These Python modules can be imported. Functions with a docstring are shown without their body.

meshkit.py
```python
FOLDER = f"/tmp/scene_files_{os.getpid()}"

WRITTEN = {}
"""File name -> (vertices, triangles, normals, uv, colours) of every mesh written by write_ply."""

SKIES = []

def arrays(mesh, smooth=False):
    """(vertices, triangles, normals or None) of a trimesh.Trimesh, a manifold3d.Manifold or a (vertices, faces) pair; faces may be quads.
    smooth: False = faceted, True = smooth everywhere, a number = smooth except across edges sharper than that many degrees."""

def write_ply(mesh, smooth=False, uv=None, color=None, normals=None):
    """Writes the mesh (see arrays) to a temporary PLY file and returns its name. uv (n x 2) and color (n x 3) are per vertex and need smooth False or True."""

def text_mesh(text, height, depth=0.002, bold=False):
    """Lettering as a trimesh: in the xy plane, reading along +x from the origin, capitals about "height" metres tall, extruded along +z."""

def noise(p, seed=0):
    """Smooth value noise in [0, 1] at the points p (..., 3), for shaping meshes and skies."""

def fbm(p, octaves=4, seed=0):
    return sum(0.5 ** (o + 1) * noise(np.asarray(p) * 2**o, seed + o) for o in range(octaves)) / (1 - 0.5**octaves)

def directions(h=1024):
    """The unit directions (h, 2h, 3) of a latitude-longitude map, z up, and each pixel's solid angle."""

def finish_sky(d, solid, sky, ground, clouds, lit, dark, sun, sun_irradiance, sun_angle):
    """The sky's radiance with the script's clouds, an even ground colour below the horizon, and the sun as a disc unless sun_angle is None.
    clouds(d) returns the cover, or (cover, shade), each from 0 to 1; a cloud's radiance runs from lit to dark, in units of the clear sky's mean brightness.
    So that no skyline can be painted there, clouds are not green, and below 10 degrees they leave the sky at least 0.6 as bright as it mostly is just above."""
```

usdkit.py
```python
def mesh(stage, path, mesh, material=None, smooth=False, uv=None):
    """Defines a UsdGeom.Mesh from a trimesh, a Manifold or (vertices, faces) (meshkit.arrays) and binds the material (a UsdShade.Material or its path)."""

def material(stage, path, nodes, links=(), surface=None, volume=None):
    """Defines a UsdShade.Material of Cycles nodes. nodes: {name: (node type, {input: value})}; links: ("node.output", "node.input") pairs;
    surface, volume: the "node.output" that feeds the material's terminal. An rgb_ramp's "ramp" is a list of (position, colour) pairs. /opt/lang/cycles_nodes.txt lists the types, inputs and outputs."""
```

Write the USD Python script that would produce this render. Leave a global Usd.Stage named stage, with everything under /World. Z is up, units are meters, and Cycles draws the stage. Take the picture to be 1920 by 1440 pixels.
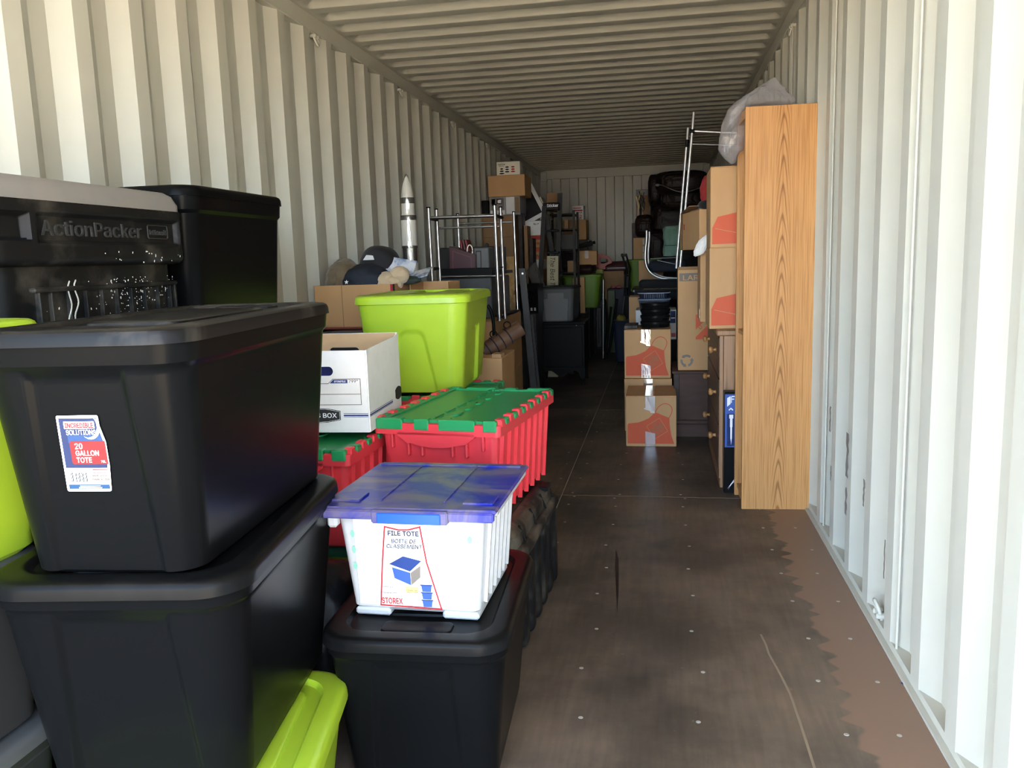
import math
import numpy as np, trimesh, manifold3d, usdkit, meshkit
from pxr import Usd, UsdGeom, UsdLux, UsdShade, Gf, Sdf
from shapely.geometry import Polygon, LineString, Point, box as sbox
from shapely import affinity
from shapely.ops import unary_union

stage = Usd.Stage.CreateInMemory()
UsdGeom.Xform.Define(stage, '/World')
stage.SetDefaultPrim(stage.GetPrimAtPath('/World'))

# ---------------------------------------------------------------- camera, sky, sun, exposure
cam = UsdGeom.Camera.Define(stage, '/World/camera')
cam.CreateHorizontalApertureAttr(36.0)
cam.CreateVerticalApertureAttr(27.0)
cam.CreateFocalLengthAttr(36.0 * 1550.0 / 1920.0)
cam.CreateClippingRangeAttr(Gf.Vec2f(0.03, 500))
cam.CreateExposureAttr(2.32)
_r, _u, _b = (0.98385698, 0.17619172, -0.03133561), (0.00423668, 0.15212039, 0.98835289), (0.17890638, -0.97253065, 0.14891824)
cam.AddTransformOp().Set(Gf.Matrix4d(*_r, 0, *_u, 0, *_b, 0, 0.5218, 0.0, 1.173, 1))

sky = UsdLux.DomeLight.Define(stage, '/World/sky')
sky_mat = usdkit.material(stage, '/World/Looks/sky', {
    's': ('sky_texture', {'sky_type': 'multiple_scattering', 'sun_disc': False, 'sun_elevation': math.radians(50), 'sun_rotation': math.radians(60), 'aerosol_density': 2.0}),
    'tc': ('texture_coordinate', {}), 'n': ('noise_texture', {'scale': 2.2, 'detail': 6, 'roughness': 0.6}),
    'rp': ('rgb_ramp', {'ramp': [(0.46, (0, 0, 0)), (0.70, (1, 1, 1))]}),
    'w': ('mix', {'mix_type': 'mix', 'color2': (9.8, 9.3, 8.6)}),
    'b': ('background_shader', {'strength': 0.22})},
    [('tc.generated', 'n.vector'), ('n.fac', 'rp.fac'), ('rp.color', 'w.fac'), ('s.color', 'w.color1'), ('w.color', 'b.color')], surface='b.background')
UsdShade.MaterialBindingAPI.Apply(sky.GetPrim()).Bind(sky_mat)

sun = UsdLux.DistantLight.Define(stage, '/World/sun')
sun.CreateIntensityAttr(125000.0)
sun.CreateAngleAttr(0.53)
sun.CreateColorAttr(Gf.Vec3f(1.0, 0.93, 0.82))
_d = np.array([-0.30, -0.70, -0.72]); _d /= np.linalg.norm(_d)          # travels from over the right of the container roof: lights the yard, never enters
_m = Gf.Matrix4d(1); _m.SetRotate(Gf.Rotation(Gf.Vec3d(0, 0, -1), Gf.Vec3d(*map(float, _d))))
sun.AddTransformOp().Set(_m)

# ---------------------------------------------------------------- materials
LK = {}
def M(name, col, rough=0.5, metal=0.0, col2=None, scale=8.0, lo=0.4, hi=0.65, stretch=(1, 1, 1), bump=None, spec=0.5, detail=5, coat=0.0, space='object', distortion=0.0, sheen=0.0, trans=0.0):
    """A principled material; col2 mixes in through stretched noise, bump = (scale, strength, distance)."""
    n = {'p': ('principled_bsdf', {'base_color': col, 'roughness': rough, 'metallic': metal, 'specular_ior_level': spec, 'coat_weight': coat, 'sheen_weight': sheen, 'transmission_weight': trans})}
    l = []
    if col2 is not None or bump:
        n['tc'] = ('texture_coordinate', {}) if space == 'object' else ('geometry', {})
        n['mp'] = ('mapping', {'scale': stretch})
        l.append(('tc.object' if space == 'object' else 'tc.position', 'mp.vector'))
    if col2 is not None:
        n['n'] = ('noise_texture', {'scale': scale, 'detail': detail, 'roughness': 0.6, 'distortion': distortion})
        n['rp'] = ('rgb_ramp', {'ramp': [(lo, col), (hi, col2)]})
        l += [('mp.vector', 'n.vector'), ('n.fac', 'rp.fac'), ('rp.color', 'p.base_color')]
    if bump:
        n['bn'] = ('noise_texture', {'scale': bump[0], 'detail': 4})
        n['bp'] = ('bump', {'strength': bump[1], 'distance': bump[2] if len(bump) > 2 else 0.002})
        l += [('mp.vector', 'bn.vector'), ('bn.fac', 'bp.height'), ('bp.normal', 'p.normal')]
    LK[name] = usdkit.material(stage, '/World/Looks/' + name, n, l, surface='p.BSDF')
    return LK[name]

M('paint', (0.56, 0.545, 0.465), 0.42, col2=(0.51, 0.495, 0.42), scale=1.5, lo=0.35, hi=0.75, spec=0.4, space='world', bump=(60, 0.04, 0.001))
M('paint_dark', (0.33, 0.325, 0.30), 0.5, col2=(0.27, 0.26, 0.24), scale=3, space='world')
M('scratch', (0.20, 0.17, 0.15), 0.6)
M('black_plastic', (0.003, 0.003, 0.003), 0.26, spec=0.06, bump=(900, 0.05, 0.0004))
M('black_plastic_matte', (0.004, 0.004, 0.0041), 0.32, spec=0.09, col2=(0.011, 0.0105, 0.010), scale=3.5, lo=0.5, hi=0.8, bump=(700, 0.06, 0.0004))
M('black_dusty', (0.006, 0.006, 0.0065), 0.33, spec=0.14, col2=(0.095, 0.082, 0.066), scale=4.0, lo=0.54, hi=0.82, stretch=(1, 1.6, 1), bump=(700, 0.05, 0.0004), distortion=0.6)
M('letter_grey', (0.030, 0.029, 0.027), 0.5, spec=0.3)
M('black_rough', (0.006, 0.006, 0.006), 0.45, spec=0.16, col2=(0.075, 0.066, 0.052), scale=9, lo=0.52, hi=0.82, bump=(300, 0.12, 0.0006))
M('black_dust_heavy', (0.010, 0.010, 0.010), 0.5, spec=0.2, col2=(0.17, 0.145, 0.115), scale=6, lo=0.42, hi=0.72, stretch=(1.6, 0.8, 1), bump=(200, 0.08, 0.0006), distortion=0.8)
M('lid_grey', (0.21, 0.195, 0.185), 0.5, col2=(0.27, 0.235, 0.20), scale=4, lo=0.4, hi=0.7, bump=(200, 0.06, 0.0005))
M('speck', (0.6, 0.58, 0.52), 0.7)
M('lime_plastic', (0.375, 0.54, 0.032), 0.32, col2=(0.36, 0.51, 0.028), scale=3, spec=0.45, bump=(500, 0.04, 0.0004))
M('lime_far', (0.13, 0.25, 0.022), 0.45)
M('red_plastic', (0.80, 0.055, 0.07), 0.36, col2=(0.74, 0.048, 0.062), scale=3, bump=(500, 0.04, 0.0004))
M('green_plastic', (0.014, 0.27, 0.085), 0.38, col2=(0.035, 0.28, 0.10), scale=6, lo=0.45, hi=0.75, bump=(400, 0.05, 0.0004))
M('dark_green_plastic', (0.012, 0.12, 0.075), 0.4)
M('grey_plastic', (0.085, 0.088, 0.088), 0.42, bump=(500, 0.05, 0.0004))
M('grey_light_plastic', (0.17, 0.173, 0.175), 0.42, bump=(500, 0.05, 0.0004))
M('grey_dark_plastic', (0.028, 0.028, 0.028), 0.45, spec=0.25, bump=(500, 0.05, 0.0004))
M('blue_plastic', (0.010, 0.022, 0.30), 0.28, col2=(0.135, 0.115, 0.205), scale=5, lo=0.42, hi=0.58, stretch=(1, 1.4, 1), distortion=1.0)
M('blue_bright', (0.02, 0.10, 0.55), 0.3)
M('clear_plastic', (0.80, 0.83, 0.86), 0.25, trans=0.25)
M('paper_white', (0.72, 0.72, 0.72), 0.6)
M('paper_cream', (0.78, 0.74, 0.62), 0.7)
M('ink_navy', (0.010, 0.013, 0.05), 0.6)
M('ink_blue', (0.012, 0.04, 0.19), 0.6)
M('ink_blue_light', (0.035, 0.095, 0.36), 0.6)
M('ink_cyan', (0.010, 0.10, 0.27), 0.6)
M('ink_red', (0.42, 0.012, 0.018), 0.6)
M('ink_black', (0.015, 0.015, 0.016), 0.6)
M('ink_grey', (0.20, 0.168, 0.14), 0.6)
M('label_red', (0.19, 0.006, 0.008), 0.5)  # label inks darkened in colour, standing in for shade on the over-lit tote front
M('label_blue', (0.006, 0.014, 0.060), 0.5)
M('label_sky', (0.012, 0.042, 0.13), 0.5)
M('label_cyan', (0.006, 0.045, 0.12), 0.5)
M('ink_yellow', (0.85, 0.72, 0.20), 0.6)
M('ink_white', (0.86, 0.86, 0.88), 0.5)
M('ink_orange', (0.62, 0.10, 0.035), 0.65)
M('ink_brown', (0.24, 0.15, 0.08), 0.7)
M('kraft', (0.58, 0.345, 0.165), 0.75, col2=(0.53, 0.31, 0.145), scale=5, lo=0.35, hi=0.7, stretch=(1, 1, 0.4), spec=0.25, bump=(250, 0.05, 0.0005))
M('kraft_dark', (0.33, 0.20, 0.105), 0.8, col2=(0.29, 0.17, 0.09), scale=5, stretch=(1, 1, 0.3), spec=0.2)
M('kraft_inner', (0.56, 0.36, 0.19), 0.8, col2=(0.50, 0.31, 0.16), scale=5, spec=0.2)
M('box_white', (0.80, 0.80, 0.79), 0.6, col2=(0.73, 0.73, 0.72), scale=9, bump=(14, 0.18, 0.004))
M('tape_brown', (0.30, 0.16, 0.075), 0.3)
LK['tape_clear'] = usdkit.material(stage, '/World/Looks/tape_clear', {
    't': ('transparent_bsdf', {'color': (0.93, 0.90, 0.86)}), 'g': ('glossy_bsdf', {'color': (0.95, 0.93, 0.9), 'roughness': 0.12}),
    'tc': ('texture_coordinate', {}), 'mp': ('mapping', {'scale': (40, 40, 12)}), 'n': ('noise_texture', {'scale': 1.0, 'detail': 3}), 'bp': ('bump', {'strength': 0.6, 'distance': 0.004}),
    'm': ('mix_closure', {'fac': 0.30})},
    [('tc.object', 'mp.vector'), ('mp.vector', 'n.vector'), ('n.fac', 'bp.height'), ('bp.normal', 'g.normal'), ('t.BSDF', 'm.closure1'), ('g.BSDF', 'm.closure2')], surface='m.closure')
LK['film_clear'] = usdkit.material(stage, '/World/Looks/film_clear', {
    't': ('transparent_bsdf', {'color': (0.95, 0.94, 0.9)}), 'g': ('glossy_bsdf', {'color': (1, 0.97, 0.9), 'roughness': 0.16}),
    'tc': ('texture_coordinate', {}), 'mp': ('mapping', {'scale': (60, 60, 25)}), 'n': ('noise_texture', {'scale': 1.0, 'detail': 3}), 'bp': ('bump', {'strength': 0.7, 'distance': 0.004}),
    'm': ('mix_closure', {'fac': 0.17})},
    [('tc.object', 'mp.vector'), ('mp.vector', 'n.vector'), ('n.fac', 'bp.height'), ('bp.normal', 'g.normal'), ('t.BSDF', 'm.closure1'), ('g.BSDF', 'm.closure2')], surface='m.closure')
LK['bag_plastic'] = usdkit.material(stage, '/World/Looks/bag_plastic', {
    'tc': ('texture_coordinate', {}), 'n': ('noise_texture', {'scale': 9.0, 'detail': 2, 'distortion': 1.5}), 'bp': ('bump', {'strength': 0.35, 'distance': 0.02}),
    't': ('transparent_bsdf', {'color': (0.93, 0.93, 0.95)}), 'd': ('principled_bsdf', {'base_color': (0.62, 0.60, 0.62), 'roughness': 0.16, 'specular_ior_level': 1.0}),
    'l': ('translucent_bsdf', {'color': (0.62, 0.60, 0.62)}), 'm': ('mix_closure', {}), 'k': ('mix_closure', {'fac': 0.35}),
    'r': ('map_range', {'from_min': 0.35, 'from_max': 0.62, 'to_min': 0.45, 'to_max': 0.82, 'clamp': True})},
    [('tc.object', 'n.vector'), ('n.fac', 'bp.height'), ('bp.normal', 'd.normal'), ('n.fac', 'r.value'), ('r.result', 'm.fac'),
     ('d.BSDF', 'k.closure1'), ('l.BSDF', 'k.closure2'), ('k.closure', 'm.closure1'), ('t.BSDF', 'm.closure2')], surface='m.closure')
M('packet', (0.62, 0.64, 0.68), 0.2, col2=(0.16, 0.22, 0.38), scale=16, lo=0.45, hi=0.6, bump=(30, 0.5, 0.006))
M('chrome', (0.62, 0.62, 0.63), 0.22, metal=1.0)
M('steel_white', (0.75, 0.75, 0.74), 0.3, metal=0.85)
M('steel', (0.35, 0.35, 0.36), 0.35, metal=1.0)
M('black_metal', (0.004, 0.004, 0.004), 0.4, spec=0.12)
M('grey_metal', (0.045, 0.047, 0.047), 0.45, col2=(0.065, 0.067, 0.067), scale=4, spec=0.3)
M('ladder_grey', (0.014, 0.014, 0.013), 0.45, col2=(0.022, 0.022, 0.020), scale=4, spec=0.2)
M('leather_brown', (0.012, 0.006, 0.005), 0.40, col2=(0.02, 0.009, 0.007), scale=6, bump=(14, 0.35, 0.02), spec=0.22)
M('cloth_tan', (0.17, 0.125, 0.075), 0.85, col2=(0.13, 0.095, 0.055), scale=9, sheen=0.2, bump=(45, 0.5, 0.006))
M('cloth_black', (0.008, 0.008, 0.010), 0.85, sheen=0.1)
M('cloth_navy', (0.012, 0.017, 0.030), 0.8, bump=(40, 0.3, 0.004))
M('cloth_cream', (0.55, 0.42, 0.27), 0.9, bump=(60, 0.4, 0.004), sheen=0.3)
M('cloth_green', (0.03, 0.045, 0.035), 0.9)
M('cloth_teal', (0.20, 0.34, 0.27), 0.9, col2=(0.16, 0.28, 0.22), scale=10, bump=(30, 0.4, 0.006))
M('cloth_red', (0.32, 0.025, 0.025), 0.85)
M('cloth_blue', (0.01, 0.03, 0.28), 0.7, bump=(30, 0.6, 0.006))
M('cloth_grey', (0.30, 0.31, 0.32), 0.85)
M('bag_black', (0.005, 0.0055, 0.007), 0.4, bump=(22, 0.5, 0.008), spec=0.25)
M('rug_brown', (0.085, 0.042, 0.024), 0.38, col2=(0.12, 0.06, 0.035), scale=9)
M('orange_plastic', (0.42, 0.04, 0.012), 0.4)
M('green_dim', (0.05, 0.08, 0.014), 0.5)
M('green_pale', (0.22, 0.50, 0.38), 0.5)
M('yellow_green', (0.42, 0.55, 0.05), 0.5)
M('maroon', (0.055, 0.012, 0.016), 0.32)
M('maroon_light', (0.10, 0.025, 0.03), 0.35)
M('book_red', (0.22, 0.025, 0.03), 0.5)
M('navy_plastic', (0.014, 0.018, 0.036), 0.45, spec=0.25)
M('slate_blue', (0.065, 0.09, 0.14), 0.4)
M('slate_blue_light', (0.28, 0.33, 0.42), 0.4)
M('mustard', (0.25, 0.19, 0.03), 0.7)
M('pink', (0.55, 0.12, 0.14), 0.6)
M('blade_silver', (0.7, 0.7, 0.7), 0.25, metal=1.0)
M('dark_wood', (0.022, 0.012, 0.010), 0.4, spec=0.25, col2=(0.032, 0.018, 0.015), scale=3, stretch=(1, 1, 8))
M('taupe_wood', (0.092, 0.052, 0.041), 0.5, spec=0.15, col2=(0.075, 0.042, 0.033), scale=4, stretch=(1, 1, 6))
M('pale_sign', (0.46, 0.42, 0.28), 0.7, col2=(0.36, 0.31, 0.19), scale=7, lo=0.5, hi=0.75)
M('old_board', (0.10, 0.09, 0.075), 0.8, col2=(0.03, 0.028, 0.025), scale=4, stretch=(6, 1, 1), lo=0.45, hi=0.6)
M('yard', (0.34, 0.285, 0.215), 0.95, col2=(0.29, 0.24, 0.18), scale=2, space='world')
M('gold_plastic', (0.55, 0.36, 0.03), 0.3)
def wood(name, c1, c2, stretch, scale=3.0, rough=0.42, wave=14.0, dist=7.0, direction='x', dscale=0.9):
    """Oak: cathedral figure from a distorted wave plus fine pores."""
    LK[name] = usdkit.material(stage, '/World/Looks/' + name, {
        'tc': ('texture_coordinate', {}), 'mp': ('mapping', {'scale': stretch}),
        'w': ('wave_texture', {'wave_type': 'bands', 'bands_direction': direction, 'scale': wave, 'distortion': dist, 'detail': 2.0, 'detail_scale': dscale, 'detail_roughness': 0.5}),
        'mp2': ('mapping', {'scale': (stretch[0] * 34, stretch[1] * 34, stretch[2] * 3)}), 'n': ('noise_texture', {'scale': scale, 'detail': 4}),
        'r1': ('rgb_ramp', {'ramp': [(0.0, c2), (0.22, tuple(a * 0.6 + b * 0.4 for a, b in zip(c1, c2))), (0.5, c1), (1.0, c1)]}),
        'r2': ('rgb_ramp', {'ramp': [(0.35, (0.74, 0.70, 0.66)), (0.6, (1, 1, 1))]}), 'x': ('mix', {'mix_type': 'multiply', 'fac': 0.75}),
        'p': ('principled_bsdf', {'roughness': rough, 'specular_ior_level': 0.4})},
        [('tc.object', 'mp.vector'), ('mp.vector', 'w.vector'), ('tc.object', 'mp2.vector'), ('mp2.vector', 'n.vector'), ('w.fac', 'r1.fac'), ('n.fac', 'r2.fac'),
         ('r1.color', 'x.color1'), ('r2.color', 'x.color2'), ('x.color', 'p.base_color')], surface='p.BSDF')
LK['oak'] = usdkit.material(stage, '/World/Looks/oak', {
    'tc': ('texture_coordinate', {}), 'sp': ('separate_xyz', {}), 'nm': ('mapping', {'scale': (7, 7, 2.6)}), 'n0': ('noise_texture', {'scale': 1.0, 'detail': 3}),
    'xo': ('math', {'math_type': 'subtract', 'value2': 0.012}), 'x2': ('math', {'math_type': 'multiply'}), 'ax': ('math', {'math_type': 'multiply', 'value2': 16000.0}), 'sq': ('math', {'math_type': 'add', 'value2': 3.0}), 'rt': ('math', {'math_type': 'sqrt'}),
    'rs': ('math', {'math_type': 'multiply', 'value2': 5.2}), 'az': ('math', {'math_type': 'multiply', 'value2': 62.0}), 'su': ('math', {'math_type': 'add'}), 'nn': ('math', {'math_type': 'multiply', 'value2': 13.0}), 's2': ('math', {'math_type': 'add'}), 'si': ('math', {'math_type': 'sine'}), 'mr': ('map_range', {'from_min': -1, 'from_max': 1}), 'xa': ('math', {'math_type': 'absolute'}), 'fd': ('map_range', {'from_min': 0.012, 'from_max': 0.060, 'to_min': 0.0, 'to_max': 0.85, 'clamp': True}), 'mx': ('mix_float', {'b': 0.8}),
    'mp2': ('mapping', {'scale': (260, 260, 5)}), 'n': ('noise_texture', {'scale': 1.0, 'detail': 4}), 'r1': ('rgb_ramp', {'ramp': [(0.0, (0.33, 0.14, 0.04)), (0.14, (0.44, 0.20, 0.062)), (0.36, (0.575, 0.28, 0.092)), (1.0, (0.60, 0.30, 0.105))]}),
    'r2': ('rgb_ramp', {'ramp': [(0.34, (0.66, 0.56, 0.44)), (0.58, (1, 1, 1))]}), 'x': ('mix', {'mix_type': 'multiply', 'fac': 0.7}), 'p': ('principled_bsdf', {'roughness': 0.42, 'specular_ior_level': 0.35})},
    [('tc.object', 'sp.vector'), ('sp.x', 'xo.value1'), ('xo.value', 'x2.value1'), ('xo.value', 'x2.value2'), ('x2.value', 'ax.value1'), ('ax.value', 'sq.value1'), ('sq.value', 'rt.value1'), ('rt.value', 'rs.value1'), ('sp.z', 'az.value1'), ('rs.value', 'su.value1'), ('az.value', 'su.value2'),
     ('tc.object', 'nm.vector'), ('nm.vector', 'n0.vector'), ('n0.fac', 'nn.value1'), ('su.value', 's2.value1'), ('nn.value', 's2.value2'), ('s2.value', 'si.value1'), ('si.value', 'mr.value'), ('xo.value', 'xa.value1'), ('xa.value', 'fd.value'), ('fd.result', 'mx.fac'), ('mr.result', 'mx.a'), ('mx.result', 'r1.fac'),
     ('tc.object', 'mp2.vector'), ('mp2.vector', 'n.vector'), ('n.fac', 'r2.fac'), ('r1.color', 'x.color1'), ('r2.color', 'x.color2'), ('x.color', 'p.base_color')], surface='p.BSDF')
wood('oak_dull', (0.36, 0.19, 0.088), (0.19, 0.09, 0.035), (1, 1, 0.12), wave=16, dist=4.0, direction='y', dscale=1.8)
wood('drawer_wood', (0.085, 0.052, 0.032), (0.05, 0.03, 0.018), (1, 0.2, 1), wave=10, dist=3.0, direction='z')
M('knob_wood', (0.45, 0.21, 0.065), 0.28, col2=(0.36, 0.16, 0.05), scale=30)
# oriented strand board: voronoi strands
LK['osb'] = usdkit.material(stage, '/World/Looks/osb', {
    'tc': ('texture_coordinate', {}), 'mp': ('mapping', {'scale': (30, 30, 14), 'rotation': (0.4, 0.3, 0.2)}), 'v': ('voronoi_texture', {'scale': 1.4, 'randomness': 1.0}),
    'n': ('noise_texture', {'scale': 9, 'detail': 5}), 'r': ('rgb_ramp', {'ramp': [(0.0, (0.16, 0.085, 0.035)), (0.2, (0.55, 0.35, 0.14)), (0.6, (0.68, 0.46, 0.20)), (1.0, (0.78, 0.57, 0.30))]}),
    'r2': ('rgb_ramp', {'ramp': [(0.35, (0.2, 0.15, 0.1)), (0.45, (1, 1, 1))]}), 'x': ('mix', {'mix_type': 'multiply', 'fac': 0.45}), 'p': ('principled_bsdf', {'roughness': 0.75})},
    [('tc.object', 'mp.vector'), ('mp.vector', 'v.vector'), ('tc.object', 'n.vector'), ('v.color', 'r.fac'), ('n.fac', 'r2.fac'), ('r.color', 'x.color1'), ('r2.color', 'x.color2'), ('x.color', 'p.base_color')], surface='p.BSDF')
# container floor: stained plywood, browner and paler where the wall line was never driven over
LK['plywood'] = usdkit.material(stage, '/World/Looks/plywood', {
    'g': ('geometry', {}), 'mp': ('mapping', {'scale': (1, 1, 1)}),
    'n1': ('noise_texture', {'scale': 1.5, 'detail': 7, 'roughness': 0.62}), 'r1': ('rgb_ramp', {'ramp': [(0.34, (0.052, 0.041, 0.033)), (0.45, (0.092, 0.071, 0.055)), (0.54, (0.150, 0.114, 0.085)), (0.66, (0.215, 0.155, 0.108))]}),
    'mpg': ('mapping', {'scale': (26, 2.2, 1)}), 'n2': ('noise_texture', {'scale': 2.0, 'detail': 5}), 'r2': ('rgb_ramp', {'ramp': [(0.3, (0.72, 0.70, 0.68)), (0.62, (1.06, 1.04, 1.0))]}), 'x': ('mix', {'mix_type': 'multiply', 'fac': 0.7}),
    'sx': ('separate_xyz', {}), 'mpe': ('mapping', {'scale': (0.8, 10.0, 1)}), 'n3': ('noise_texture', {'scale': 1.5, 'detail': 1.0, 'roughness': 0.4}), 'ma': ('math', {'math_type': 'multiply', 'value2': 0.17}), 'mb': ('math', {'math_type': 'subtract'}),
    'mc': ('map_range', {'from_min': 0.905, 'from_max': 0.917, 'clamp': True}), 'y': ('mix', {'mix_type': 'mix', 'color2': (0.27, 0.165, 0.11)}),
    'n4': ('noise_texture', {'scale': 46, 'detail': 2}), 'r4': ('rgb_ramp', {'ramp': [(0.70, (0, 0, 0)), (0.78, (1, 1, 1))]}), 'z': ('mix', {'mix_type': 'mix', 'color2': (0.22, 0.19, 0.16)}), 'm4': ('math', {'math_type': 'multiply', 'value2': 0.5}),
    'oi': ('object_info', {}), 'ro': ('map_range', {'from_min': 0, 'from_max': 1, 'to_min': 0.86, 'to_max': 1.1}), 'v': ('hsv', {}),
    'bp': ('bump', {'strength': 0.25, 'distance': 0.002}), 'p': ('principled_bsdf', {'roughness': 0.5, 'specular_ior_level': 0.5})},
    [('g.position', 'mp.vector'), ('mp.vector', 'n1.vector'), ('n1.fac', 'r1.fac'), ('g.position', 'mpg.vector'), ('mpg.vector', 'n2.vector'), ('n2.fac', 'r2.fac'), ('r1.color', 'x.color1'), ('r2.color', 'x.color2'),
     ('g.position', 'sx.vector'), ('g.position', 'mpe.vector'), ('mpe.vector', 'n3.vector'), ('n3.fac', 'ma.value1'), ('sx.x', 'mb.value1'), ('ma.value', 'mb.value2'), ('mb.value', 'mc.value'), ('mc.result', 'y.fac'), ('x.color', 'y.color1'),
     ('mp.vector', 'n4.vector'), ('n4.fac', 'r4.fac'), ('r4.color', 'm4.value1'), ('m4.value', 'z.fac'), ('y.color', 'z.color1'), ('oi.random', 'ro.value'), ('ro.result', 'v.value'), ('z.color', 'v.color'), ('v.color', 'p.base_color'),
     ('n2.fac', 'bp.height'), ('bp.normal', 'p.normal')], surface='p.BSDF')
M('screw', (0.42, 0.39, 0.34), 0.5)
M('gouge', (0.28, 0.21, 0.14), 0.9)

# ---------------------------------------------------------------- scene helpers
USED = {}
def _path(name, parent=None):
    base = (str(parent.GetPath()) if parent is not None else '/World') + '/' + name
    k = USED.get(base, 0); USED[base] = k + 1
    return base if k == 0 else f'{base}_{k:03d}'
def _tag(p, label=None, cat=None, group=None, kind=None):
    for k, v in (('label', label), ('category', cat), ('group', group), ('kind', kind)):
        if v: p.SetCustomDataByKey(k, v)
    return p
def part(name, mesh, mat, parent, smooth=False, label=None, kind=None):
    if isinstance(mesh, (list, tuple)) and not (len(mesh) == 2 and isinstance(mesh[0], np.ndarray)): mesh = cat(*mesh)
    return _tag(usdkit.mesh(stage, _path(name, parent), mesh, LK[mat], smooth=smooth).GetPrim(), label, kind=kind)
def solo(name, mesh, mat, label, cate, group=None, smooth=False):
    if isinstance(mesh, (list, tuple)) and not (len(mesh) == 2 and isinstance(mesh[0], np.ndarray)): mesh = cat(*mesh)
    mesh, c = recentre(mesh)
    m = usdkit.mesh(stage, _path(name), mesh, LK[mat], smooth=smooth); m.AddTranslateOp().Set(Gf.Vec3d(*map(float, c)))
    return _tag(m.GetPrim(), label, cate, group)
def recentre(mesh):
    b = mesh.bounds; c = np.array([(b[0, 0] + b[1, 0]) / 2, (b[0, 1] + b[1, 1]) / 2, b[0, 2]])
    mesh = mesh.copy(); mesh.apply_translation(-c); return mesh, c
def struct(name, mesh, mat, parent=None, smooth=False):
    if isinstance(mesh, (list, tuple)): mesh = cat(*mesh)
    p = usdkit.mesh(stage, _path(name, parent), mesh, LK[mat], smooth=smooth).GetPrim()
    return p if parent is not None else _tag(p, kind='structure')
def thing(name, label, cate, loc=(0, 0, 0), rz=0.0, group=None, rx=0.0, ry=0.0):
    x = UsdGeom.Xform.Define(stage, _path(name)); x.AddTranslateOp().Set(Gf.Vec3d(*map(float, loc)))
    if rz: x.AddRotateZOp().Set(float(rz))
    if ry: x.AddRotateYOp().Set(float(ry))
    if rx: x.AddRotateXOp().Set(float(rx))
    return _tag(x.GetPrim(), label, cate, group)
def dup(root, loc, rz=0.0, label=None, group=None, name=None, scale=None):
    was = root.GetCustomData()
    base = name or root.GetName()
    if base[-4:-3] == '_' and base[-3:].isdigit(): base = base[:-4]
    p = stage.DefinePrim(_path(base), 'Xform')
    p.GetReferences().AddInternalReference(root.GetPath()); x = UsdGeom.Xform(p)
    x.ClearXformOpOrder()
    x.AddTranslateOp(opSuffix='at').Set(Gf.Vec3d(*map(float, loc))); x.AddRotateZOp(opSuffix='at').Set(float(rz))
    if scale: x.AddScaleOp(opSuffix='at').Set(Gf.Vec3f(*scale))
    p.SetInstanceable(True)
    return _tag(p, label or was['label'], was['category'], group or was.get('group'))

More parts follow.
